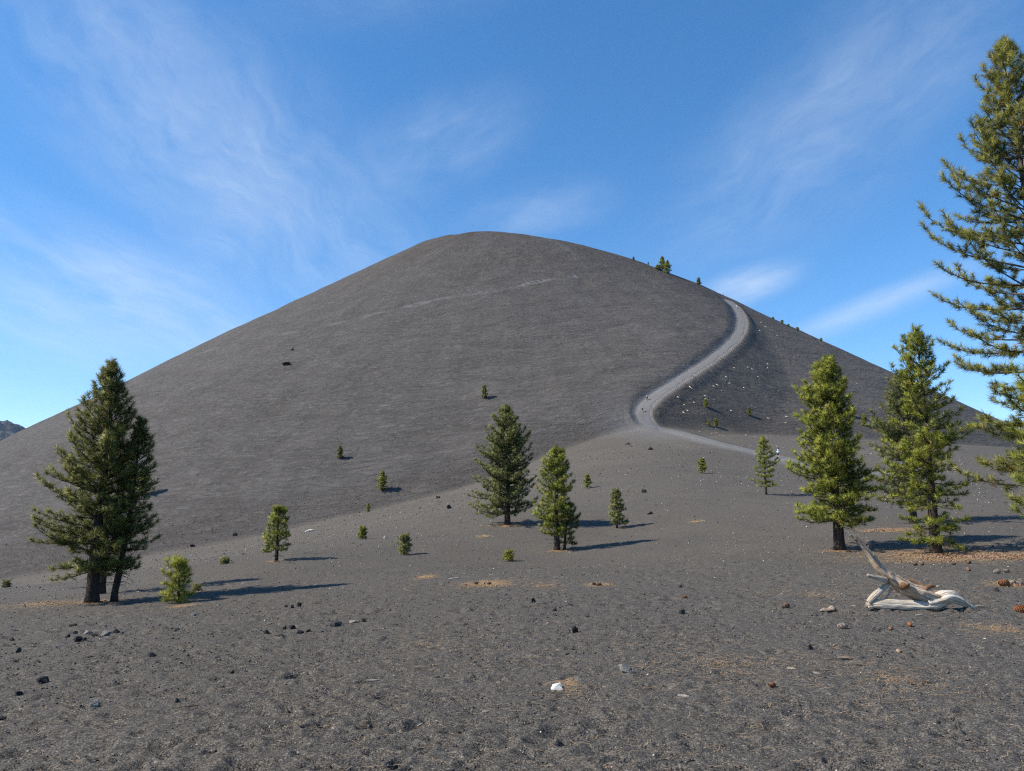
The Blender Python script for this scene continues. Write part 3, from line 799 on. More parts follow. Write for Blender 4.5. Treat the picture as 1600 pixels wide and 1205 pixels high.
tag(pine('pine_tree', x, y, H, [(0, 1.2), (0.3, 1.5), (0.6, 1.2), (0.85, 0.6), (1, 0.1)], 'green', 111, r0=0.14, crown0=0.12, whorl=0.36, nb=6, shoot=0.19, ndl=0.19, nw=0.008, nn=30, tuft_len=0.16),
    'bright green pine branches poking in at the right picture edge', 'tree', BIG)
x, y, H = tr('L')
tag(pine('pine_sapling', x, y, H, [(0, 0.46), (0.1, 0.44), (0.3, 0.36), (0.6, 0.28), (0.85, 0.16), (1, 0.06)], 'young', 121, r0=0.035, crown0=0.08, whorl=0.13, nb=5, shoot=0.10, ndl=0.15, nw=0.006, nn=26, asym=0.25, asym_az=math.pi, tuft_len=0.10, jit=0.35, sink=0.03),
    'bright yellow green pine bush right of the dark left group', 'tree')
# young plants near and far: three sapling shapes, copied
def sap(key, needles, seed, wide, label, name='pine_sapling', group='young pines scattered over plain and cone', **kw):
    x, y, H = SMALL[key]
    w_ = wide * H
    a = dict(r0=H * 0.025, crown0=0.12, whorl=H * 0.085, nb=5, shoot=max(0.07, H * 0.06), ndl=max(0.08, H * 0.07), nw=max(0.006, y * 0.00028), nn=12, tuft_len=H * 0.045, jit=0.3, sink=0.02)
    a.update(kw)
    o = pine(name, x, y, H, [(0, w_ * 0.7), (0.15, w_), (0.4, w_ * 0.95), (0.7, w_ * 0.62), (1, w_ * 0.12)], needles, seed, **a)
    tag(o, label, 'tree', group)
    return o
P1 = sap('s597', 'green', 201, 0.26, 'upright pine with a dark shadow at the cone foot left of centre')
P2 = sap('s757', 'olive', 202, 0.25, 'lone dark little pine on the cone above the broad centre pine')
P3 = sap('s1098', 'green', 203, 0.30, 'small pine on the plain left of the ragged young pine')
def cp(src, key, label, rz, sxy=1.0, group='young pines scattered over plain and cone'):
    x, y, H = SMALL[key]
    sH = {P1.name: SMALL['s597'][2], P2.name: SMALL['s757'][2], P3.name: SMALL['s1098'][2]}[src.name]
    s = H / sH
    tag(copy_tree(src, (x, y, ground_z(x, y)), (s * sxy, s * sxy, s), rz), label, 'tree', group)
cp(P1, 'left', 'pine on the cone slope right behind the dark left group', 1.0, 0.9)
cp(P2, 's531', 'small pine on the cone slope above and left of the upright one', 2.0, 1.1)
cp(P1, 's575', 'tiny pine exactly at the cone foot left of centre', 3.0)
cp(P3, 's918', 'leafy sapling on the plain between the narrow green pine and the cone', 1.3)
cp(P3, 's1103', 'sapling below the trail bank beside white wood bits', 2.3, 0.9)
cp(P3, 's1119', 'sapling in the hollow just above the lower trail', 0.6, 0.9)
cp(P3, 's1107', 'tiny sapling left of the one just above the lower trail', 4.0)
cp(P2, 's1171', 'lone sapling in the hollow right of the trail bank', 0.4)
cp(P1, 's1351', 'pine at the foot of the right cone flank right of the dense conical pine', 5.0)
cp(P2, 'w1330', 'pine half hidden behind the dense conical green pine on the far slope', 2.5, 1.2)
SKY = 'trees standing on the cone skyline'
cp(P2, 'k990', 'tiny dark tree on the skyline, leftmost of the skyline trees', 0.3, 1.3, SKY)
cp(P3, 'k1013', 'tiny thin tree on the skyline left of the skyline tree pair', 1.3, 0.6, SKY)
cp(P1, 'k1035', 'taller left tree of the pair on the right skyline', 2.3, 1.1, SKY)
cp(P1, 'k1042', 'right tree of the pair on the skyline', 3.3, 1.2, SKY)
cp(P3, 'k1028', 'low spreading bush at the left foot of the skyline tree pair', 4.3, 2.2, SKY)
cp(P2, 'k1092', 'lone small round tree on the skyline left of the trail top', 5.3, 1.4, SKY)
cp(P3, 'k1208', 'tiny shrub on the right skyline nearest to the trail', 0.9, 1.6, SKY)
cp(P3, 'k1222', 'small shrub on the right skyline, second from the trail', 1.9, 1.4, SKY)
cp(P3, 'k1232', 'tiny shrub on the right skyline, third from the trail', 2.9, 1.5, SKY)
cp(P3, 'k1246', 'wide shrub on the right skyline, fourth from the trail', 3.9, 1.9, SKY)
cp(P3, 'k1283', 'lowest small shrub on the right skyline', 4.9, 1.6, SKY)
sap('s566', 'green', 211, 0.30, 'small dark green sapling on the plain left of the pale one', nn=16)
sap('s631', 'weed', 212, 0.34, 'pale yellow green sapling on the plain left of centre', nn=18, crown0=0.08)
sap('s794', 'young', 213, 0.45, 'tiny sparse seedling in front of the two centre pines', nn=18, crown0=0.1, fill=0.6)
sap('w351', 'weed', 214, 0.6, 'low pale weed tuft between bush and small dark pine', 'weed_tuft', 'pale weeds on the plain', nn=14, crown0=0.05)
sap('w421', 'weed', 215, 0.55, 'low pale weed tuft just behind the small dense dark pine', 'weed_tuft', 'pale weeds on the plain', nn=14, crown0=0.05)
sap('w10', 'weed', 216, 0.8, 'low pale shrub at the left picture edge below the cone', 'weed_tuft', 'pale weeds on the plain', nn=14, crown0=0.05)
sap('w298', 'weed', 217, 0.5, 'small dull weed right of the bright pine bush', 'weed_tuft', 'pale weeds on the plain', nn=14, crown0=0.05)

# =====================================================================
# driftwood
# =====================================================================
def wood_material(name, c0, c1, c2, scale=1.0):
    m, t = new_mat(name)
    tcn = t.n('ShaderNodeTexCoord')
    at = t.n('ShaderNodeAttribute', attribute_name='grain')
    a = t.noise(at.outputs['Vector'], 3.2 * scale, 3, 0.6, 0.25)
    b = t.noise(tcn.outputs['Object'], 3.2, 4, 0.6)
    c = t.mix(t.mapr(a, 0.38, 0.66, 0, 1), c0, c1)
    c = t.mix(t.mapr(b, 0.46, 0.62, 0, 0.6), c, c2)
    cr = t.mapr(a, 0.31, 0.37, 1.0, 0.0)
    c = t.mix(t.math('MULTIPLY', cr, 0.75), c, (0.05, 0.035, 0.025))
    bp = t.n('ShaderNodeBump', inp={'Strength': 1.0, 'Distance': 0.04, 'Height': a})
    finish(t, c, 0.85, bp.outputs[0], 0.2)
    return m
WOOD_W = wood_material('wood_bleached', (0.42, 0.355, 0.28), (0.74, 0.67, 0.57), (0.58, 0.46, 0.33))
WOOD_T = wood_material('wood_tan', (0.28, 0.20, 0.135), (0.60, 0.50, 0.39), (0.40, 0.225, 0.11))
WOOD_B = wood_material('wood_brown', (0.10, 0.06, 0.04), (0.42, 0.24, 0.13), (0.30, 0.13, 0.055))
def limb(pts, rad, sides=14, sub=8, seed=0, rough=0.16, flat=1.0, twist=0.6):
    """a knotty limb: smooth path, ridged section; returns mesh with grain coordinates"""
    pts = np.array(pts, float); rad = np.array(rad, float)
    A = _catmull(np.c_[pts, rad], sub)
    p, r = A[:, :3], np.maximum(A[:, 3], 0.004)
    n = len(p)
    ln = np.r_[0, np.cumsum(np.linalg.norm(np.diff(p, axis=0), axis=1))]
    th = np.linspace(0, 2 * np.pi, sides, endpoint=False)
    TH_ = th[None] + twist * ln[:, None]
    R_ = r[:, None] * (1 + rough * (np.sin(3 * TH_ + seed) * 0.5 + np.sin(5 * TH_ + seed * 1.7) * 0.35 + np.sign(np.sin(9 * TH_ + seed * 2.3 + 3 * vnoise(ln[:, None] * 4 + 0 * TH_, 0 * TH_ + seed, 71))) * 0.22 + 0.5 * vnoise(TH_ * 1.6 + seed, ln[:, None] * 9 + 0 * TH_, 51 + seed)) )
    R_ *= 1 + 0.10 * vnoise(ln[:, None] * 6 + 0 * TH_, 0 * TH_ + seed, 61)
    tg = unit(np.gradient(p, axis=0))
    yv = np.array([0, 1.0, 0]); a = unit(np.cross(tg, yv)); b = np.cross(tg, a)
    ring = p[:, None] + R_[..., None] * (np.cos(th)[None, :, None] * a[:, None] + flat * np.sin(th)[None, :, None] * b[:, None])
    V_ = ring.reshape(-1, 3)
    i = np.arange(n - 1)[:, None]; j = np.arange(sides)[None]
    q = np.stack([i * sides + j, i * sides + (j + 1) % sides, (i + 1) * sides + (j + 1) % sides, (i + 1) * sides + j], -1).reshape(-1, 4)
    # splintered caps
    V_ = np.vstack([V_, p[0] + tg[0] * r[0] * 0.15, p[-1] + tg[-1] * r[-1] * 0.8])
    jj = np.arange(sides); c0 = n * sides
    t0 = np.stack([(jj + 1) % sides, jj, np.full(sides, c0)], -1); t1 = np.stack([(n - 1) * sides + jj, (n - 1) * sides + (jj + 1) % sides, np.full(sides, c0 + 1)], -1)
    me = mesh_np('limb', V_, np.vstack([t0, t1]), q)
    gr = np.zeros((len(V_), 3), np.float32)
    gr[:n * sides, 0] = (np.cos(th)[None] * 1.6 + 0 * R_).ravel(); gr[:n * sides, 1] = (np.sin(th)[None] * 1.6 + 0 * R_).ravel(); gr[:n * sides, 2] = (ln[:, None] * 0.45 + seed + 0 * R_).ravel()
    at = me.attributes.new('grain', 'FLOAT_VECTOR', 'POINT'); at.data.foreach_set('vector', gr.ravel())
    bm = bmesh.new(); bm.from_mesh(me); bmesh.ops.recalc_face_normals(bm, faces=bm.faces); bm.to_mesh(me); bm.free()
    smooth(me)
    return me
def driftwood():
    x, y = (6.8, 12.561)
    root = empty('driftwood', (x, y, ground_z(x, y) - 0.022))
    tag(root, 'forked bleached driftwood root lying on the dark cinders at right', 'driftwood')
    k = 0.011                            # metres per drawing unit
    def w(px, py, d=0.0): return ((px - 1440) * k, d, (953 - py) * k)
    def part(name, pts, rad, mat, **kw):
        return link_obj(name, limb([w(*p) for p in pts], [r * k for r in rad], **kw), mat, root)
    part('trunk', [(1359, 943, 0.02), (1375, 943, 0.0), (1400, 944, 0.0), (1430, 945, 0), (1455, 944, 0), (1475, 941, 0.02)], [5.5, 7, 7.5, 7.5, 9, 7], WOOD_W, seed=1, sides=28, flat=1.0, rough=0.20)
    part('upright_limb', [(1470, 938, 0), (1448, 930, 0.02), (1428, 922, 0.05), (1410, 912, 0.07), (1393, 900, 0.08), (1381, 887, 0.08), (1374, 874, 0.08), (1364, 860, 0.08), (1352, 846, 0.08), (1341, 837, 0.08)],
         [9, 10.5, 10, 9, 7.2, 5.4, 4.6, 4.2, 3.2, 0.6], WOOD_T, seed=2, sides=28, rough=0.30)
    part('root_snout', [(1448, 940, -0.02), (1466, 935, -0.03), (1482, 932, -0.03), (1494, 935, -0.04), (1507, 943, -0.05), (1516, 949, -0.05), (1524, 955, -0.05)], [8, 9.5, 9, 7, 5, 3.4, 1.0], WOOD_W, seed=3, sides=28, flat=0.8, rough=0.30)
    part('snout_crest', [(1470, 934, 0.06), (1480, 930, 0.03), (1487, 927, 0), (1496, 930, -0.02), (1504, 935, -0.03)], [3, 6, 6, 4, 1.5], WOOD_W, seed=4)
    part('knob', [(1444, 934, 0.05), (1449, 927, 0.06), (1453, 921, 0.07), (1460, 918, 0.08), (1469, 917, 0.09)], [9, 7.5, 5, 3.2, 1.2], WOOD_B, seed=5, rough=0.3)
    part('side_root', [(1412, 913, 0.12), (1424, 911, 0.2), (1436, 911, 0.22), (1447, 915, 0.18), (1455, 921, 0.1)], [2.0, 3.2, 3.5, 3.5, 3], WOOD_B, seed=6, sides=10)
    part('prong', [(1392, 908, 0.04), (1381, 905, 0.02), (1371, 902, 0), (1362, 900, -0.01)], [5, 4, 3.2, 2.4], WOOD_W, seed=7, sides=10)
    part('strut', [(1359, 940, -0.03), (1371, 931, 0.0), (1384, 922, 0.05), (1397, 914, 0.1)], [4.5, 5, 4.5, 3.5], WOOD_W, seed=8, sides=10, flat=0.7)
    part('twig', [(1391, 934, 0.07), (1396, 928, 0.07), (1400, 919, 0.07)], [1.2, 1.5, 1.5], WOOD_W, seed=9, sides=8)
    part('spike', [(1378, 884, 0.09), (1376, 874, 0.1), (1371, 863, 0.1), (1371, 856, 0.1)], [4, 3.5, 2.5, 0.9], WOOD_B, seed=10, sides=10)
    for q_, (a_, b_, l_, an_) in enumerate([(1344, 842, 9, 2.2), (1350, 848, 7, 2.5), (1468, 918, 6, 0.4), (1520, 953, 6, -0.5), (1360, 938, 6, 2.9), (1359, 946, 5, 3.3), (1376, 872, 7, 1.7), (1398, 902, 6, 1.0)]):
        part('splinter', [(a_, b_, 0.05 if b_ < 930 else 0.0), (a_ + l_ * 0.5 * math.cos(an_), b_ - l_ * 0.5 * math.sin(an_), 0.05 if b_ < 930 else 0.0), (a_ + l_ * math.cos(an_), b_ - l_ * math.sin(an_), 0.04 if b_ < 930 else -0.01)], [2.0, 1.3, 0.3], WOOD_T if q_ % 2 else WOOD_W, seed=q_ + 20, sides=6, sub=2)
    part('stub', [(1409, 914, -0.06), (1414, 915, -0.1), (1419, 912, -0.12)], [6, 5, 1.5], WOOD_B, seed=11, sides=10, rough=0.3)
driftwood()

# =====================================================================
# stones, pine cones, sticks
# =====================================================================
def stone_material(name, c0, c1):
    m, t = new_mat(name)
    tcn = t.n('ShaderNodeTexCoord')
    a = t.noise(tcn.outputs['Object'], 14.0, 5, 0.65); b = t.noise(tcn.outputs['Object'], 60.0, 3, 0.6)
    c = t.mix(t.mapr(a, 0.35, 0.65, 0, 1), c0, c1)
    bp = t.n('ShaderNodeBump', inp={'Strength': 0.9, 'Distance': 0.02, 'Height': t.math('ADD', a, t.math('MULTIPLY', b, 0.4))})
    finish(t, c, 0.9, bp.outputs[0], 0.25)
    return m
STONE = {'black': stone_material('lava_black', (0.012, 0.012, 0.013), (0.040, 0.038, 0.037)), 'dark': stone_material('lava_dark', (0.025, 0.023, 0.022), (0.085, 0.080, 0.075)),
         'grey': stone_material('stone_grey', (0.15, 0.138, 0.122), (0.32, 0.298, 0.268)), 'white': stone_material('stone_white', (0.60, 0.58, 0.53), (0.85, 0.83, 0.79))}
def rock_mesh(seed, n=13):
    rg = np.random.default_rng(seed)
    p = unit(rg.normal(0, 1, (n, 3))) * rg.uniform(0.75, 1.1, n)[:, None]
    bm = bmesh.new()
    for q in p: bm.verts.new(q)
    r = bmesh.ops.convex_hull(bm, input=bm.verts)
    bmesh.ops.delete(bm, geom=[v for v in bm.verts if not v.link_faces], context='VERTS')
    bmesh.ops.bevel(bm, geom=list(bm.edges), offset=0.03, segments=1, affect='EDGES')
    for v in bm.verts: v.co += Vector(rg.normal(0, 0.03, 3))
    me = bpy.data.meshes.new('rock')
    bm.to_mesh(me); bm.free()
    co_ = np.zeros(len(me.vertices) * 3, np.float32); me.vertices.foreach_get('co', co_); co_ = co_.reshape(-1, 3)
    lo, hi = co_.min(0), co_.max(0)
    co_ = (co_ - (lo + hi) / 2) / (hi - lo)          # unit box
    me.vertices.foreach_set('co', co_.ravel()); me.update()
    return me
for k, (x, y, w_, h_, c, label) in enumerate([
    (-8.736, 15.018, 0.184, 0.066, 'black', 'flat black rock behind the row of rocks on the left foreground slope'),
    (-7.573, 12.938, 0.091, 0.068, 'black', 'small black rock at the left end of the rock row'),
    (-7.769, 13.514, 0.107, 0.059, 'black', 'small black rock second from left in the rock row'),
    (-7.521, 13.437, 0.141, 0.071, 'grey', 'pale grey rock in the middle of the left rock row'),
    (-7.147, 13.009, 0.137, 0.068, 'dark', 'dark rock right of the pale grey one in the left rock row'),
    (-6.947, 12.139, 0.117, 0.085, 'black', 'blocky black rock at the near side of the left rock row'),
    (-6.929, 12.285, 0.097, 0.054, 'black', 'small black rock touching the blocky black rock'),
    (-6.976, 13.015, 0.16, 0.091, 'grey', 'largest pale grey rock near the right end of the left rock row'),
    (-7.023, 13.412, 0.153, 0.07, 'dark', 'dark rock closing the right end of the left rock row'),
    (-5.467, 8.914, 0.125, 0.07, 'black', 'large black rock on the cinders at the far left foreground'),
    (-5.41, 8.386, 0.103, 0.044, 'black', 'flat black rock just left of and below the large black foreground rock'),
    (-7.321, 11.308, 0.079, 0.069, 'dark', 'lone dark rock near the left picture edge above the large black rock'),
    (-8.485, 12.894, 0.09, 0.045, 'black', 'smallest dark rock at the left picture edge below the three trunked pine'),
    (-4.273, 7.83, 0.13, 0.062, 'grey', 'pale grey wedge shaped stone lying in the left foreground'),
    (-4.902, 10.355, 0.109, 0.054, 'black', 'dark low rock right of the long dark stick'),
    (-4.3, 9.183, 0.064, 0.04, 'black', 'small black rock below the dark low rock in the left foreground'),
    (-3.374, 9.204, 0.064, 0.04, 'black', 'single black rock midway between left edge and the white stick'),
    (-5.655, 12.769, 0.112, 0.067, 'dark', 'dark rock below the bright green pine bush'),
    (-6.683, 15.855, 0.125, 0.069, 'grey', 'pale grey rock nearest to the bright green pine bush'),
    (-3.456, 7.93, 0.042, 0.049, 'dark', 'upright dark pebble just above the brown curved stick'),
    (-4.955, 7.523, 0.066, 0.033, 'black', 'black rock cut by the left picture edge in the near foreground'),
    (-3.941, 12.162, 0.138, 0.075, 'dark', 'dark rock at the left end of the scattered black rocks left of centre'),
    (-3.572, 11.668, 0.143, 0.051, 'dark', 'long low dark rock at the near side of the black rock scatter'),
    (-3.634, 12.54, 0.121, 0.077, 'black', 'largest black rock in the scatter left of centre'),
    (-3.77, 12.569, 0.066, 0.055, 'black', 'small black rock left of the largest one in the scatter'),
    (-3.366, 12.043, 0.116, 0.053, 'black', 'flat black rock right of the largest one in the scatter'),
    (-3.264, 12.154, 0.096, 0.053, 'black', 'black rock at the right end of the scatter left of centre'),
    (-5.153, 17.202, 0.09, 0.06, 'black', 'leftmost of three little black rocks in a line behind the scatter'),
    (-4.915, 16.886, 0.089, 0.074, 'black', 'middle of three little black rocks in a line behind the scatter'),
    (-4.849, 17.154, 0.135, 0.105, 'black', 'rightmost and biggest of three little black rocks in a line'),
    (-2.943, 12.608, 0.221, 0.11, 'dark', 'jagged dark rock heap standing alone right of the black rock scatter'),
    (-2.798, 13.268, 0.151, 0.046, 'grey', 'flat pale rock right of the jagged dark rock'),
    (-2.602, 13.294, 0.081, 0.058, 'black', 'small dark rock right of the flat pale rock'),
    (0.43, 15.383, 0.094, 0.094, 'black', 'pointed black rock below the needle patch in the picture centre'),
    (0.953, 11.437, 0.1, 0.11, 'black', 'upright pointed black rock in the middle foreground'),
    (1.314, 8.842, 0.163, 0.116, 'grey', 'rounded grey stone half sunk in the centre foreground'),
    (0.484, 8.19, 0.143, 0.072, 'white', 'bright white stone on orange needles in the centre foreground'),
    (2.916, 12.972, 0.148, 0.091, 'dark', 'dark knobby rock right of centre on the open cinders'),
    (4.02, 17.922, 0.141, 0.078, 'black', 'flat black rock behind the dark knobby rock'),
    (0.764, 13.681, 0.084, 0.048, 'dark', 'small dark rock left of the upright pointed black rock'),
    (1.131, 14.525, 0.127, 0.051, 'dark', 'low dark double rock in the middle distance of the foreground'),
    (3.889, 9.928, 0.087, 0.078, 'dark', 'dark cinder lump below the pale wood chunk on the right'),
    (3.833, 6.965, 0.061, 0.049, 'black', 'small black rock alone in the right near foreground'),
    (9.539, 14.805, 0.104, 0.078, 'dark', 'dark rock under the row of grey pine cones at right'),
    (11.432, 63.741, 0.502, 0.335, 'black', 'black rock on the plain right of the leafy sapling in the centre'),
    (9.171, 49.457, 0.606, 0.217, 'dark', 'dark rock cluster right of the little conical pine'),
    (28.852, 182.143, 1.435, 0.638, 'black', 'dark flat rock on the slope below the trail bend'),
    (29.892, 157.573, 1.104, 0.69, 'black', 'black rock below the trail bend, right of the flat one'),
    (-6.457, 76.295, 0.601, 0.401, 'black', 'black rock at the foot of the cone left of the centre pine'),
    (-15.887, 158.266, 1.109, 0.554, 'black', 'small black rock at the cone foot above the other black one'),
    (-7.3, 42.961, 0.339, 0.188, 'grey', 'grey rock on the plain between two young pines'),
    (-75.691, 176.698, 1.547, 0.619, 'black', 'black rock at the cone foot above the bright green bush'),
    (-88.645, 280.61, 4.423, 1.229, 'black', 'black rock outcrop high on the left face of the cone'),
    (-91.421, 297.67, 1.825, 0.782, 'black', 'small black rock above the outcrop on the cone face'),
    (-4.381, 101.205, 1.063, 0.443, 'dark', 'dark rock beside the left side of the tall centre pine'),
    (-66.789, 179.224, 1.099, 0.785, 'dark', 'dark stone at the cone foot left of the small dark pine')]):
    rg = np.random.default_rng(900 + k)
    me = rock_mesh(300 + k)
    o = link_obj('rock', me, STONE[c])
    hh = h_ * 1.45
    o.scale = (w_, w_ * rg.uniform(0.65, 1.0), hh)
    o.rotation_euler = (rg.normal(0, 0.12), rg.normal(0, 0.12), rg.uniform(-0.5, 0.5))
    o.location = (x, y + w_ * 0.3, ground_z(x, y + w_ * 0.3) + hh * 0.5 - h_ * 0.46)
    tag(o, label, 'rock', 'loose rocks lying on the cinders')
def cone_mesh(seed):
    """a pine cone lying on its side, length 1: core and spiral of open scales"""
    rg = np.random.default_rng(seed)
    v = []; f = []
    n = 90
    for i in range(n):
        t = (i + 0.5) / n; a = i * 2.39996
        rr = 0.30 * math.sin(math.pi * min(1, t * 0.86 + 0.12)) ** 0.75
        c = np.array([t - 0.5, 0, 0]); rad = np.array([0, math.cos(a), math.sin(a)]); tan = np.array([0, -math.sin(a), math.cos(a)])
        out = unit(rad + np.array([0.35, 0, 0])); w_ = 0.085 * (0.5 + rr * 2)
        b0 = len(v)
        v += [c + rad * rr * 0.35 + tan * w_ * 0.5, c + rad * rr * 0.35 - tan * w_ * 0.5, c + out * rr * 1.0 - tan * w_, c + out * rr * 1.12 + np.array([0.03, 0, 0]), c + out * rr * 1.0 + tan * w_, c + out * rr * 0.9 - np.array([0.05, 0, 0])]
        f += [(b0, b0 + 1, b0 + 2), (b0, b0 + 2, b0 + 3), (b0, b0 + 3, b0 + 4), (b0 + 2, b0 + 1, b0 + 5), (b0 + 4, b0 + 5, b0), (b0 + 3, b0 + 2, b0 + 5), (b0 + 4, b0 + 3, b0 + 5)]
    b0 = len(v); s = 8
    for t in np.linspace(0, 1, 7):
        rr = 0.30 * 0.62 * math.sin(math.pi * min(1, t * 0.86 + 0.12)) ** 0.75
        for q in range(s): v.append(np.array([t - 0.5, rr * math.cos(q * 6.283 / s), rr * math.sin(q * 6.283 / s)]))
    for i in range(6):
        for q in range(s):
            a, b = b0 + i * s + q, b0 + i * s + (q + 1) % s
            f += [(a, b, b + s), (a, b + s, a + s)]
    return mesh_np('pine_cone', np.array(v), np.array(f))
def cone_material(name, c0, c1):
    m, t = new_mat(name)
    tcn = t.n('ShaderNodeTexCoord')
    a = t.noise(tcn.outputs['Object'], 7.0, 3, 0.6)
    finish(t, t.mix(t.mapr(a, 0.35, 0.65, 0, 1), c0, c1), 0.8, None, 0.25)
    return m
CONEM = {'brown': cone_material('cone_brown', (0.10, 0.055, 0.035), (0.24, 0.15, 0.10)), 'rust': cone_material('cone_rust', (0.16, 0.055, 0.02), (0.36, 0.15, 0.06)), 'grey': cone_material('cone_grey', (0.20, 0.155, 0.12), (0.40, 0.33, 0.27))}
cone_me = {}
for k_, m_ in CONEM.items():
    me = cone_mesh(1); me.materials.append(m_); cone_me[k_] = me
for k, (x, y, w_, h_, c, label) in enumerate([
    (4.746, 13.106, 0.161, 0.115, 'brown', 'brown pine cone lying alone left of the pale wood chunk'),
    (4.859, 11.155, 0.156, 0.098, 'grey', 'weathered grey brown pine cone below the driftwood'),
    (2.788, 8.228, 0.101, 0.065, 'rust', 'rust coloured pine cone lowest in the right foreground'),
    (8.168, 12.14, 0.213, 0.181, 'rust', 'large orange brown pine cone cut by the right picture edge'),
    (10.123, 15.49, 0.258, 0.19, 'rust', 'orange brown pine cone at the left end of the cone row'),
    (10.413, 15.663, 0.165, 0.123, 'grey', 'grey pine cone next to the orange brown one in the row'),
    (10.5, 15.557, 0.163, 0.136, 'grey', 'grey pine cone at the right end of the cone row'),
    (11.113, 17.205, 0.136, 0.136, 'grey', 'grey upright pine cone behind the cone row'),
    (11.399, 17.303, 0.152, 0.091, 'grey', 'smaller grey pine cone right of the upright one'),
    (10.735, 17.662, 0.17, 0.108, 'brown', 'dark brown pine cone on bare cinders above the driftwood tip'),
    (12.023, 19.722, 0.173, 0.086, 'brown', 'brown pine cone at the near edge of the needle bed'),
    (11.06, 20.213, 0.142, 0.089, 'brown', 'brown pine cone in front of the pine with the pale trunk'),
    (10.818, 20.12, 0.141, 0.07, 'brown', 'small pine cone left of the one before the pale trunk'),
    (11.467, 19.469, 0.119, 0.068, 'brown', 'little pine cone at the needle bed edge in the middle'),
    (5.486, 11.002, 0.096, 0.058, 'brown', 'flat brown pine cone below the driftwood trunk'),
    (5.878, 11.211, 0.108, 0.069, 'rust', 'rusty pine cone scale heap just below the driftwood'),
    (2.217, 19.178, 0.151, 0.101, 'brown', 'brown pine cone on the small needle patch right of centre'),
    (2.116, 19.45, 0.136, 0.085, 'brown', 'pine cone left one of the pair on the small needle patch'),
    (-0.995, 20.902, 0.146, 0.092, 'brown', 'left pine cone on the orange needle patch in the centre'),
    (-0.637, 20.824, 0.146, 0.109, 'brown', 'right pine cone on the orange needle patch in the centre'),
    (3.444, 15.047, 0.119, 0.079, 'rust', 'rusty pine cone between the dark knobby rock and flat black rock')]):
    rg = np.random.default_rng(1300 + k)
    o = link_obj('pine_cone', cone_me[c])
    L = max(w_, h_ * 1.2) * 0.92
    o.scale = (L, L * 1.15, L * 1.15)
    o.rotation_euler = (rg.uniform(0, 6), rg.normal(0, 0.15), rg.normal(0.2, 0.6))
    o.location = (x, y, ground_z(x, y) + L * 0.30)
    tag(o, label, 'pine cone', 'pine cones lying loose on the cinders')
SW = {'white': WOOD_W, 'tan': WOOD_T, 'brown': WOOD_B, 'grey': stone_material('wood_grey', (0.16, 0.14, 0.13), (0.32, 0.29, 0.27)), 'dark': stone_material('wood_dark', (0.02, 0.017, 0.015), (0.06, 0.05, 0.045))}
for k, (x, y, w_, h_, ang, c, label) in enumerate([
    (-5.797, 10.484, 0.367, 0.015, 20, 'dark', 'long thin dark stick lying on the left foreground cinders'),
    (-6.936, 11.667, 0.133, 0.016, 25, 'grey', 'short grey stick below the left rock row'),
    (-3.261, 7.725, 0.21, 0.02, 22, 'brown', 'brown curved stick in the left near foreground'),
    (-3.1, 7.145, 0.075, 0.015, 12, 'white', 'short bleached stick in the left near foreground'),
    (-1.573, 8.694, 0.167, 0.023, 3, 'white', 'straight white stick left of centre in the foreground'),
    (-0.834, 7.011, 0.068, 0.018, 50, 'white', 'small forked white stick in the near foreground'),
    (-1.767, 22.811, 0.3, 0.05, 8, 'white', 'pale stick beside the orange needle patch in the centre'),
    (-0.258, 7.408, 0.058, 0.026, 0, 'white', 'short white bark chip in the near foreground centre'),
    (4.12, 9.497, 0.141, 0.033, -4, 'tan', 'tan bark piece below the driftwood in the foreground'),
    (3.282, 8.987, 0.102, 0.024, -12, 'white', 'white splinter in the right foreground'),
    (3.488, 8.777, 0.069, 0.023, -60, 'white', 'white splinter right of the other one in the foreground'),
    (4.96, 9.791, 0.06, 0.051, 80, 'tan', 'stubby pale wood piece standing below the driftwood'),
    (6.469, 12.02, 0.147, 0.026, 5, 'white', 'white wood strip just in front of the driftwood'),
    (7.963, 12.871, 0.158, 0.034, 3, 'white', 'white wood strip right of the driftwood tip'),
    (-34.342, 126.449, 1.329, 0.443, 20, 'white', 'bleached log on the plain near the cone foot at left'),
    (5.882, 13.062, 0.114, 0.029, 0, 'white', 'white wood strip left of the driftwood trunk'),
    (1.767, 7.931, 0.111, 0.028, -14, 'grey', 'grey bark piece right of the rounded grey stone'),
    (13.707, 28.536, 0.275, 0.062, 2, 'white', 'white wood strip behind the driftwood beside the pine shadow')]):
    rg = np.random.default_rng(1500 + k)
    a = math.radians(ang); r_ = h_ * 0.5
    m = 6
    q = np.linspace(-0.5, 0.5, m)
    # lie on the slope: direction in plan chosen so that it shows the angle of the photograph
    dirx, diry = math.cos(a), math.sin(a) * 1.6
    pts = np.stack([q * w_ * dirx, q * w_ * diry + 0.04 * w_ * np.sin(q * 5 + k), np.zeros(m)], -1)
    g = height(x + pts[:, 0], y + pts[:, 1]); z0 = ground_z(x, y)
    pts[:, 2] = g - z0 + r_ * 0.6
    o = link_obj('stick', limb(pts, [r_ * s_ for s_ in (0.6, 0.9, 1.0, 1.05, 0.9, 0.5)], sides=8, sub=3, seed=k % 7, rough=0.2), SW[c])
    o.location = (x, y, z0)
    tag(o, label, 'stick', 'loose sticks and wood bits on the cinders')
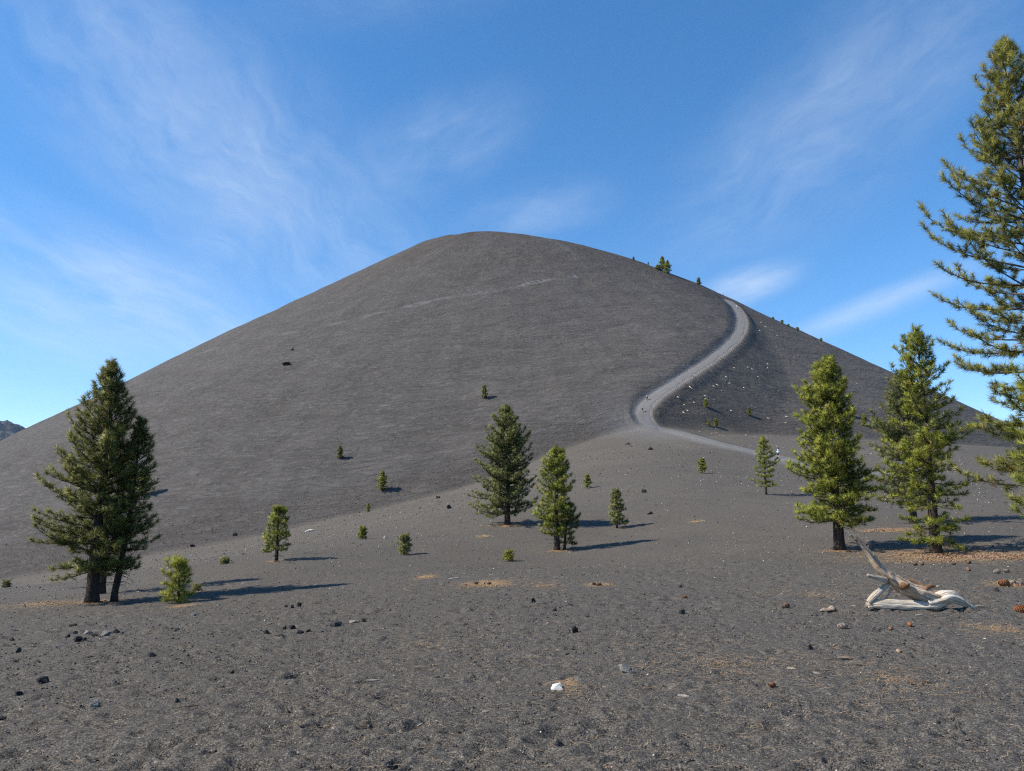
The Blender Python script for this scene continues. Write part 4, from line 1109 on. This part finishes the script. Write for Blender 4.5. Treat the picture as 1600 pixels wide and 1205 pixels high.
# a weathered wood chunk near the driftwood
def chunk():
    x, y = (5.248, 12.566)
    root = empty('wood_chunk', (x, y, ground_z(x, y)))
    tag(root, 'pale weathered wood chunk with a dark underside left of the driftwood', 'wood')
    k = 0.0108
    link_obj('knot', limb([(-13 * k, 0, 0.01), (-7 * k, 0, 0.03), (0, 0, 0.03), (8 * k, 0.02, 0.045), (12 * k, 0.02, 0.03)], [0.008, 0.026, 0.028, 0.045, 0.012], seed=3, rough=0.45), WOOD_T, root)
    link_obj('bark_side', limb([(2 * k, 0.05, 0.03), (8 * k, 0.05, 0.05), (14 * k, 0.04, 0.03)], [0.02, 0.045, 0.012], seed=5, rough=0.3), WOOD_B, root)
chunk()

# =====================================================================
# hikers
# =====================================================================
def flat_mat(name, c, rough=0.8):
    m, t = new_mat(name)
    g = t.n('ShaderNodeTexCoord')
    a = t.noise(g.outputs['Object'], 12.0, 3, 0.6)
    finish(t, t.mix(t.mapr(a, 0.3, 0.7, 0, 0.3), c, tuple(v * 0.7 for v in c)), rough, None, 0.2)
    return m
SKIN = flat_mat('skin', (0.45, 0.27, 0.19), 0.6)
def skin_obj(name, pts, edges, rad, mat, parent, root_i=0, sub=1):
    me = bpy.data.meshes.new(name)
    me.from_pydata(pts, edges, [])
    o = link_obj(name, me, mat, parent)
    md = o.modifiers.new('skin', 'SKIN')
    md.use_smooth_shade = True
    if not me.skin_vertices:
        bm = bmesh.new(); bm.from_mesh(me); bm.verts.layers.skin.verify(); bm.to_mesh(me); bm.free()
    for i_, r_ in enumerate(rad):
        me.skin_vertices[0].data[i_].radius = (r_, r_) if not isinstance(r_, tuple) else r_
        me.skin_vertices[0].data[i_].use_root = (i_ == root_i)
    s = o.modifiers.new('sub', 'SUBSURF'); s.levels = sub; s.render_levels = sub
    return o
def person(x, y, facing, hgt_, top, low, hatc, shorts, label, pack=None, step=0.22, arm=0.0):
    root = empty('person', (x, y, ground_z(x, y)), facing)
    root.scale = (hgt_ / 1.75,) * 3
    tag(root, label, 'person', 'hikers on the trail')
    # the figure faces +Y in its own frame
    J = dict(pel=(0, 0, 0.95), wst=(0, 0.01, 1.10), chs=(0, 0.03, 1.32), nek=(0, 0.04, 1.47), hd0=(0, 0.06, 1.54), hd1=(0, 0.07, 1.63), hd2=(0, 0.06, 1.71),
             sl=(-0.18, 0.03, 1.42), el=(-0.24, -0.06 + arm, 1.16), hl=(-0.22, 0.10 + arm, 0.95), fl_=(-0.21, 0.16 + arm, 0.87), sr=(0.18, 0.03, 1.42), er=(0.24, -0.05, 1.16), hr=(0.23, 0.06, 0.93), fr=(0.22, 0.10, 0.85),
             tl=(-0.10, 0.0, 0.90), kl=(-0.10, step * 0.9, 0.50), al=(-0.10, step * 0.9, 0.09), ol=(-0.10, step * 0.9 + 0.16, 0.035), tr=(0.10, 0.0, 0.90), kr=(0.10, -step * 0.15, 0.50), ar=(0.10, -step * 1.3, 0.13), or_=(0.10, -step * 1.3 + 0.15, 0.04))
    names = list(J); ix = {n_: i_ for i_, n_ in enumerate(names)}
    E = [('pel', 'wst'), ('wst', 'chs'), ('chs', 'nek'), ('nek', 'hd0'), ('hd0', 'hd1'), ('hd1', 'hd2'), ('chs', 'sl'), ('sl', 'el'), ('el', 'hl'), ('hl', 'fl_'), ('chs', 'sr'), ('sr', 'er'), ('er', 'hr'), ('hr', 'fr'), ('pel', 'tl'), ('tl', 'kl'), ('kl', 'al'), ('al', 'ol'), ('pel', 'tr'), ('tr', 'kr'), ('kr', 'ar'), ('ar', 'or_')]
    rad = dict(pel=0.14, wst=0.12, chs=0.14, nek=0.06, hd0=0.075, hd1=0.10, hd2=0.075, sl=0.06, el=0.042, hl=0.032, fl_=0.03, sr=0.06, er=0.042, hr=0.032, fr=0.03, tl=0.09, kl=0.06, al=0.042, ol=0.035, tr=0.09, kr=0.06, ar=0.042, or_=0.035)
    skin_obj('body', [J[n_] for n_ in names], [(ix[a], ix[b]) for a, b in E], [rad[n_] for n_ in names], SKIN, root)
    def cloth(nm, keys, edges, grow, mat):
        ii = {n_: i_ for i_, n_ in enumerate(keys)}
        skin_obj(nm, [J[n_] for n_ in keys], [(ii[a], ii[b]) for a, b in edges], [rad[n_] + grow for n_ in keys], mat, root)
    cloth('shirt', ['pel', 'wst', 'chs', 'nek', 'sl', 'el', 'sr', 'er'] + ([] if shorts else ['hl', 'hr']), [('pel', 'wst'), ('wst', 'chs'), ('chs', 'nek'), ('chs', 'sl'), ('sl', 'el'), ('chs', 'sr'), ('sr', 'er')] + ([] if shorts else [('el', 'hl'), ('er', 'hr')]), 0.022, top)
    if shorts:
        J['sl2'] = tuple((np.array(J['tl']) * 0.35 + np.array(J['kl']) * 0.65)); J['sr2'] = tuple((np.array(J['tr']) * 0.35 + np.array(J['kr']) * 0.65)); rad['sl2'] = rad['sr2'] = 0.085
        cloth('shorts', ['pel', 'tl', 'sl2', 'tr', 'sr2'], [('pel', 'tl'), ('tl', 'sl2'), ('pel', 'tr'), ('tr', 'sr2')], 0.03, low)
    else:
        cloth('trousers', ['pel', 'tl', 'kl', 'al', 'tr', 'kr', 'ar'], [('pel', 'tl'), ('tl', 'kl'), ('kl', 'al'), ('pel', 'tr'), ('tr', 'kr'), ('kr', 'ar')], 0.025, low)
    # hat with a brim
    tb = Tubes()
    tb.add([(0, 0.06, 1.655), (0, 0.06, 1.668), (0, 0.06, 1.675), (0, 0.06, 1.73), (0, 0.06, 1.765)], [0.17, 0.17, 0.115, 0.11, 0.06], 12)
    link_obj('hat', tb.mesh('hat'), hatc, root)
    if pack:
        tb = Tubes(); tb.add([(0, -0.17, 1.02), (0, -0.19, 1.08), (0, -0.19, 1.36), (0, -0.15, 1.46)], [0.08, 0.14, 0.14, 0.07], 8)
        link_obj('backpack', tb.mesh('backpack'), pack, root)
    # shoes
    for sgn, a_, o_ in ((-1, 'al', 'ol'), (1, 'ar', 'or_')):
        tb = Tubes(); A = np.array(J[a_]); O = np.array(J[o_]); tb.add([A + [0, -0.05, -0.05], A + [0, 0.02, -0.045], O + [0, 0, 0.005], O + [0, 0.05, 0]], [0.04, 0.05, 0.045, 0.025], 8)
        link_obj('shoe', tb.mesh('shoe'), DARKC, root)
DARKC = flat_mat('cloth_black', (0.015, 0.015, 0.017)); WHITEC = flat_mat('cloth_white', (0.75, 0.77, 0.80)); BLUEC = flat_mat('cloth_pale_blue', (0.42, 0.58, 0.72)); TANC = flat_mat('cloth_tan', (0.50, 0.40, 0.30)); GREYC = flat_mat('cloth_grey', (0.35, 0.35, 0.37))
PEOPLE = {
    'p1': (52.89, 145.69),
    'p2': (41.62, 223.29),
    'p3': (39.05, 217.28),
    'p4': (117.93, 372.94),
    'p5': (127.13, 426.49)}
x, y = PEOPLE['p1']; person(x, y, R(-25), 1.76, BLUEC, DARKC, WHITEC, True, 'hiker in pale blue top, black shorts and white hat on the lower trail', None, 0.16)
x, y = PEOPLE['p2']; person(x, y, R(-30), 1.66, DARKC, DARKC, WHITEC, False, 'upper of two hikers at the trail bend, dark clothes and pale hat', TANC, 0.25)
x, y = PEOPLE['p3']; person(x, y, R(-20), 1.62, DARKC, GREYC, GREYC, True, 'lower of two hikers at the trail bend in a dark top', DARKC, 0.2)
x, y = PEOPLE['p4']; person(x, y, R(-15), 1.7, WHITEC, GREYC, WHITEC, False, 'far pale clothed hiker high up on the trail', None, 0.2)
x, y = PEOPLE['p5']; person(x, y, R(-20), 1.7, GREYC, DARKC, DARKC, False, 'tiny hiker where the trail meets the skyline', None, 0.15)

# =====================================================================
# litter and gravel nobody could count
# =====================================================================
def needle_litter():
    m, t = new_mat('needle_litter')
    at = t.n('ShaderNodeAttribute', attribute_name='tint')
    finish(t, t.mix(at.outputs['Fac'], (0.28, 0.145, 0.060), (0.52, 0.38, 0.21)), 0.7, None, 0.2)
    rg = np.random.default_rng(77)
    xs = []; ys = []; cxs = []; cys = []
    for (x, y, a, b, n, nc) in [
    (-0.71, 20.98, 0.77, 1.0, 900, 8),
    (-2.79, 24.22, 0.36, 0.86, 250, 0),
    (2.27, 19.59, 0.34, 0.81, 300, 2),
    (16.75, 33.14, 1.02, 1.46, 2000, 100),
    (14.26, 22.82, 2.86, 3.35, 11000, 560),
    (10.5, 15.63, 0.48, 0.42, 700, 20),
    (-0.2, 45.65, 1.2, 0.9, 500, 12),
    (-10.32, 24.22, 0.42, 0.8, 300, 0),
    (-8.88, 20.39, 0.27, 0.66, 250, 0),
    (-13.91, 22.68, 1.17, 1.42, 800, 10),
    (0.59, 8.35, 0.15, 0.18, 160, 0),
    (6.96, 10.91, 0.57, 0.59, 250, 0),
    (6.13, 15.25, 1.9, 3.51, 500, 0),
    (-1.11, 10.66, 2.07, 3.37, 260, 0),
    (2.52, 9.25, 1.89, 2.32, 420, 0),
    (4.24, 8.59, 1.2, 2.2, 320, 0),
    (10.87, 43.52, 0.46, 0.76, 150, 0),
    (-1.5, 40.81, 0.36, 0.47, 120, 0),
    (0.85, 19.81, 0.53, 1.86, 150, 0),
    (8.14, 14.72, 1.53, 2.6, 600, 0),
    (-4.94, 17.2, 2.57, 8.81, 120, 0),
    (11.67, 26.61, 0.58, 0.47, 260, 4),
    (-10.18, 32.43, 0.37, 0.48, 80, 0),
    (2.2, 35.69, 0.56, 0.57, 160, 2),
    (-12.51, 22.95, 0.8, 0.87, 500, 8)]:
        n = int(n * 1.6)
        th = rg.uniform(0, 6.283, n); q = np.abs(rg.normal(0, 0.62, n)) ** 0.85
        q *= 1 + 0.25 * vnoise(th * 1.3, th * 0 + x, 81)
        cl = n // 7 + 1                                     # in little bunches
        jx = rg.normal(0, 0.10, cl)[rg.integers(0, cl, n)]; jy = rg.normal(0, 0.10, cl)[rg.integers(0, cl, n)]
        xs.append(x + a * q * np.cos(th) + jx); ys.append(y + b * q * np.sin(th) + jy)
        th = rg.uniform(0, 6.283, nc); q = np.abs(rg.normal(0, 0.55, nc))
        cxs.append(x + a * q * np.cos(th)); cys.append(y + b * q * np.sin(th))
    # thin general scatter over the near plain
    n = 4200
    r = np.exp(rg.uniform(np.log(5), np.log(40), n)); th = np.radians(rg.uniform(-38, 40, n)); keep = rg.random(n) < 0.25 + 0.75 * np.clip((np.degrees(th) + 25) / 55, 0, 1)
    xs.append((r * np.sin(th))[keep]); ys.append((r * np.cos(th))[keep])
    X = np.concatenate(xs); Y = np.concatenate(ys); n = len(X)
    Z = height(X, Y)
    ang = rg.normal(0.0, 0.75, n); L = rg.uniform(0.10, 0.22, n) * np.where(Y > 18, 1.15, 0.8); wd = np.maximum(0.0035, 0.00036 * Y)
    bend = rg.normal(0, 0.03, n)
    dx, dy = np.cos(ang), np.sin(ang)
    lift = rg.uniform(0.004, 0.022, n); rise = rg.normal(0, 0.012, n)
    def vert(f, s):
        px = X + dx * L * f - dy * (bend * (1 - 4 * f * f) + s * wd * 0.5); py = Y + dy * L * f + dx * (bend * (1 - 4 * f * f) + s * wd * 0.5)
        return np.stack([px, py, Z + lift + rise * f + (height(px, py) - Z)], -1)
    v = np.stack([vert(-0.5, 1), vert(-0.5, -1), vert(0.0, -1), vert(0.0, 1), vert(0.5, -0.5), vert(0.5, 0.5)], 1).reshape(-1, 3)
    b = (np.arange(n) * 6)[:, None]
    q = np.concatenate([b + np.array([[0, 1, 2, 3]]), b + np.array([[3, 2, 4, 5]])])
    me = mesh_np('needle_litter', v, None, q)
    at_ = me.attributes.new('tint', 'FLOAT', 'POINT'); at_.data.foreach_set('value', np.repeat(rg.beta(1.3, 1.3, n), 6).astype(np.float32))
    o = link_obj('fallen_needles', me, m)
    tag(o, 'orange and straw coloured fallen pine needles strewn on the cinders', 'needles', kind='stuff')
    # bed of fallen cones
    X = np.concatenate(cxs); Y = np.concatenate(cys); n = len(X); Z = height(X, Y)
    src = cone_me['brown']
    # a cheap cone: ring of scales
    base = []; fc = []
    s = 7
    for i_, t_ in enumerate(np.linspace(0, 1, 5)):
        rr = 0.42 * math.sin(math.pi * min(1, t_ * 0.8 + 0.16))
        for q_ in range(s):
            k_ = 1.0 if (q_ + i_) % 2 else 0.66
            base.append((t_ - 0.5, rr * k_ * math.cos((q_ + 0.5 * i_) * 6.283 / s), rr * k_ * math.sin((q_ + 0.5 * i_) * 6.283 / s)))
    for i_ in range(4):
        for q_ in range(s):
            a_, b_ = i_ * s + q_, i_ * s + (q_ + 1) % s
            fc += [(a_, b_, b_ + s), (a_, b_ + s, a_ + s)]
    base = np.array(base); fc = np.array(fc)
    sc = rg.uniform(0.05, 0.10, n); yaw = rg.uniform(0, 6.283, n); pit = rg.normal(0, 0.4, n)
    c, s_ = np.cos(yaw), np.sin(yaw); cp_, sp_ = np.cos(pit), np.sin(pit)
    bx = base[None, :, 0] * cp_[:, None] - base[None, :, 2] * sp_[:, None]; bz = base[None, :, 0] * sp_[:, None] + base[None, :, 2] * cp_[:, None]; by = base[None, :, 1] + 0 * bx
    v = np.stack([(bx * c[:, None] - by * s_[:, None]) * sc[:, None] + X[:, None], (bx * s_[:, None] + by * c[:, None]) * sc[:, None] + Y[:, None], bz * sc[:, None] + Z[:, None] + 0.30 * sc[:, None]], -1).reshape(-1, 3)
    f = (fc[None] + (np.arange(n) * len(base))[:, None, None]).reshape(-1, 3)
    me = mesh_np('fallen_cones', v, f)
    at_ = me.attributes.new('tint', 'FLOAT', 'POINT'); at_.data.foreach_set('value', np.repeat(rg.uniform(0, 1, n), len(base)).astype(np.float32))
    m2, t = new_mat('fallen_cones')
    at = t.n('ShaderNodeAttribute', attribute_name='tint')
    g = t.n('ShaderNodeNewGeometry'); nz = t.noise(g.outputs['Position'], 40.0, 3, 0.6)
    c_ = t.mix(at.outputs['Fac'], (0.125, 0.062, 0.034), (0.34, 0.25, 0.18))
    finish(t, t.mix(t.mapr(nz, 0.3, 0.7, 0.0, 0.8), c_, (0.08, 0.04, 0.025)), 0.8, None, 0.2)
    o = link_obj('fallen_cones', me, m2)
    tag(o, 'thick bed of old pine cones under the right hand pines', 'pine cones', kind='stuff')
needle_litter()

def scatter_stones(name, label, cat, X, Y, S, cols, seed, lift=0.25):
    """small angular stones joined into one part"""
    rg = np.random.default_rng(seed)
    n = len(X); Z = height(X, Y)
    base = np.array([(1, 0, 0), (-1, 0, 0), (0, 1, 0), (0, -1, 0), (0, 0, 1), (0, 0, -1)], float)
    fc = np.array([(0, 2, 4), (2, 1, 4), (1, 3, 4), (3, 0, 4), (2, 0, 5), (1, 2, 5), (3, 1, 5), (0, 3, 5)])
    v = base[None] * rg.uniform(0.55, 1.2, (n, 6, 1)) + rg.normal(0, 0.18, (n, 6, 3))
    yaw = rg.uniform(0, 6.283, n); c, s = np.cos(yaw)[:, None], np.sin(yaw)[:, None]
    v = np.stack([v[..., 0] * c - v[..., 1] * s, v[..., 0] * s + v[..., 1] * c, v[..., 2] * 0.7], -1) * (S * 0.5)[:, None, None]
    v += np.stack([X, Y, Z + S * lift * 0.5], -1)[:, None]
    f = (fc[None] + (np.arange(n) * 6)[:, None, None]).reshape(-1, 3)
    me = mesh_np(name, v.reshape(-1, 3), f)
    at_ = me.attributes.new('tint', 'FLOAT_COLOR', 'POINT')
    cc = np.ones((n, 6, 4), np.float32); cc[..., :3] = cols[:, None, :]
    at_.data.foreach_set('color', cc.ravel())
    m, t = new_mat(name)
    at = t.n('ShaderNodeAttribute', attribute_name='tint')
    finish(t, at.outputs['Color'], 0.92, None, 0.2)
    tag(link_obj(name, me, m), label, cat, kind='stuff')
def pick(rg, n, table):
    p = np.array([q[1] for q in table], float); p /= p.sum()
    c = np.array([q[0] for q in table])[rg.choice(len(table), n, p=p)]
    return c * rg.uniform(0.7, 1.25, (n, 1))
rg = np.random.default_rng(404)
n = 50000
r = 1.0 / rg.uniform(1 / 30.0, 1 / 4.8, n); th = np.radians(rg.uniform(-39, 39, n))
scatter_stones('cinder_gravel', 'loose dark cinder gravel covering the near ground', 'gravel', r * np.sin(th), r * np.cos(th), np.minimum(0.038, 0.010 / np.sqrt(rg.uniform(0.035, 1, n))) * np.clip(r / 9, 0.8, 1.6),
               pick(rg, n, [((0.050, 0.047, 0.045), 45), ((0.080, 0.075, 0.070), 50), ((0.12, 0.11, 0.10), 20), ((0.17, 0.13, 0.11), 2.0), ((0.22, 0.17, 0.12), 2.0), ((0.42, 0.27, 0.24), 0.5), ((0.45, 0.41, 0.35), 0.8)]), 405)
n = 9000
r = np.exp(rg.uniform(np.log(20), np.log(190), n)); th = np.radians(rg.uniform(-36, 38, n)); X = r * np.sin(th); Y = r * np.cos(th)
k = (cone(X, Y) - flat_ground(X, Y) < 10) & (np.abs(trail_coords(X, Y)[0]) > 3)
X, Y, r = X[k], Y[k], r[k]; n = len(X)
scatter_stones('plain_stones', 'small pale and dark stones dotting the cinder plain', 'stones', X, Y, 0.0011 * r / np.sqrt(rg.uniform(0.15, 1, n)),
               pick(rg, n, [((0.04, 0.038, 0.037), 26), ((0.11, 0.10, 0.095), 30), ((0.24, 0.20, 0.15), 30), ((0.36, 0.31, 0.25), 12), ((0.5, 0.47, 0.42), 4)]), 406, 0.5)
# coarse talus along the foot of the cone
n = 60000
r = rg.uniform(140, 262, n); th = np.radians(rg.uniform(-38, 36, n)); X = r * np.sin(th); Y = r * np.cos(th)
d_ = cone(X, Y) - flat_ground(X, Y)
k = (np.abs(d_ - 3.5) < 6.0 * rg.random(n)) & (np.abs(trail_coords(X, Y)[0]) > 4)
X, Y = X[k], Y[k]; n = len(X)
scatter_stones('talus_stones', 'coarse brown stones banked along the foot of the cone', 'stones', X, Y, 0.13 / np.sqrt(rg.uniform(0.1, 1, n)),
               pick(rg, n, [((0.04, 0.036, 0.032), 30), ((0.07, 0.062, 0.055), 45), ((0.14, 0.118, 0.098), 24), ((0.22, 0.19, 0.155), 5)]), 407, 0.5)
# bleached wood bits below the trail bank
def wood_bits():
    rg = np.random.default_rng(88)
    tb = Tubes()
    L0 = [
    (57.672, 232.571, 1.629),
    (62.193, 230.808, 1.617),
    (67.215, 240.109, 1.051),
    (69.088, 242.136, 1.272),
    (62.194, 232.177, 1.017),
    (52.347, 220.893, 1.161),
    (53.882, 222.322, 0.973),
    (90.725, 239.694, 1.469),
    (69.796, 230.891, 0.809),
    (74.097, 249.171, 0.873),
    (79.838, 248.343, 0.87),
    (80.182, 259.066, 0.907),
    (88.841, 265.739, 0.931),
    (100.135, 281.245, 0.985),
    (126.02, 339.053, 1.188),
    (125.416, 352.097, 1.542),
    (126.599, 361.45, 1.266),
    (115.623, 332.407, 1.164),
    (83.07, 234.85, 1.44),
    (88.07, 234.084, 0.82),
    (98.338, 276.422, 0.726),
    (89.363, 261.481, 0.687),
    (125.07, 287.541, 0.755),
    (139.358, 291.121, 0.765),
    (126.712, 250.622, 0.658),
    (87.104, 265.377, 0.697),
    (74.311, 246.553, 0.648),
    (51.869, 225.72, 0.791),
    (53.416, 224.207, 0.785),
    (57.11, 226.972, 0.795)]
    for (x, y, w_) in L0:
        a = rg.uniform(-0.9, 0.2); L = w_ * 0.9; q = np.array([-0.5, 0.5]) * L
        px = x + q * math.cos(a); py = y + q * math.sin(a) * 0.5
        pz = height(px, py) + 0.18
        tb.add(np.stack([px, py, pz], -1), [0.13, 0.10], 6)
    n = 70
    si = rg.uniform(5, 88, n); off = 4 + rg.gamma(3.0, 6.0, n)
    px = np.interp(si, np.arange(len(TR)), TR[:, 0]) + np.interp(si, np.arange(len(TR)), TRN[:, 0]) * off
    py = np.interp(si, np.arange(len(TR)), TR[:, 1]) + np.interp(si, np.arange(len(TR)), TRN[:, 1]) * off
    pz = height(px, py) + 0.08
    for i_ in range(n):
        a = rg.uniform(0, 3.14); L = rg.uniform(0.2, 0.8); d = np.array([math.cos(a), math.sin(a) * 0.4, rg.normal(0, 0.15)]) * L / 2
        c_ = np.array([px[i_], py[i_], pz[i_]]); tb.add(np.array([c_ - d, c_ + d]), [0.06, 0.045], 4)
    me = tb.mesh('wood_bits')
    at = me.attributes.new('grain', 'FLOAT_VECTOR', 'POINT')
    tag(link_obj('bleached_wood_bits', me, WOOD_W), 'bleached wood bits strewn below the trail bank', 'wood', kind='stuff')
wood_bits()

# =====================================================================
# the air
# =====================================================================
def haze():
    m = bpy.data.materials.new('haze_air'); m.use_nodes = True
    t = NT(m.node_tree)
    v = t.n('ShaderNodeVolumePrincipled', inp={'Color': (0.62, 0.78, 1.0, 1), 'Density': 0.000022, 'Anisotropy': 0.1})
    v.inputs['Density Attribute'].default_value = ''
    o = t.n('ShaderNodeOutputMaterial'); t.link(v.outputs[0], o.inputs['Volume'])
    bm = bmesh.new(); bmesh.ops.create_cube(bm, size=1.0)
    me = bpy.data.meshes.new('haze'); bm.to_mesh(me); bm.free()
    ob = link_obj('haze', me, m)
    zmin = float(GZ.min()) - 1.0
    zmin = min(zmin, -200.0)
    ob.scale = (13000, 13000, 900 - zmin); ob.location = (0, 0, (900 + zmin) / 2)
    tag(ob, 'thin blue air between the camera and far mountain', 'haze', kind='stuff')
haze()
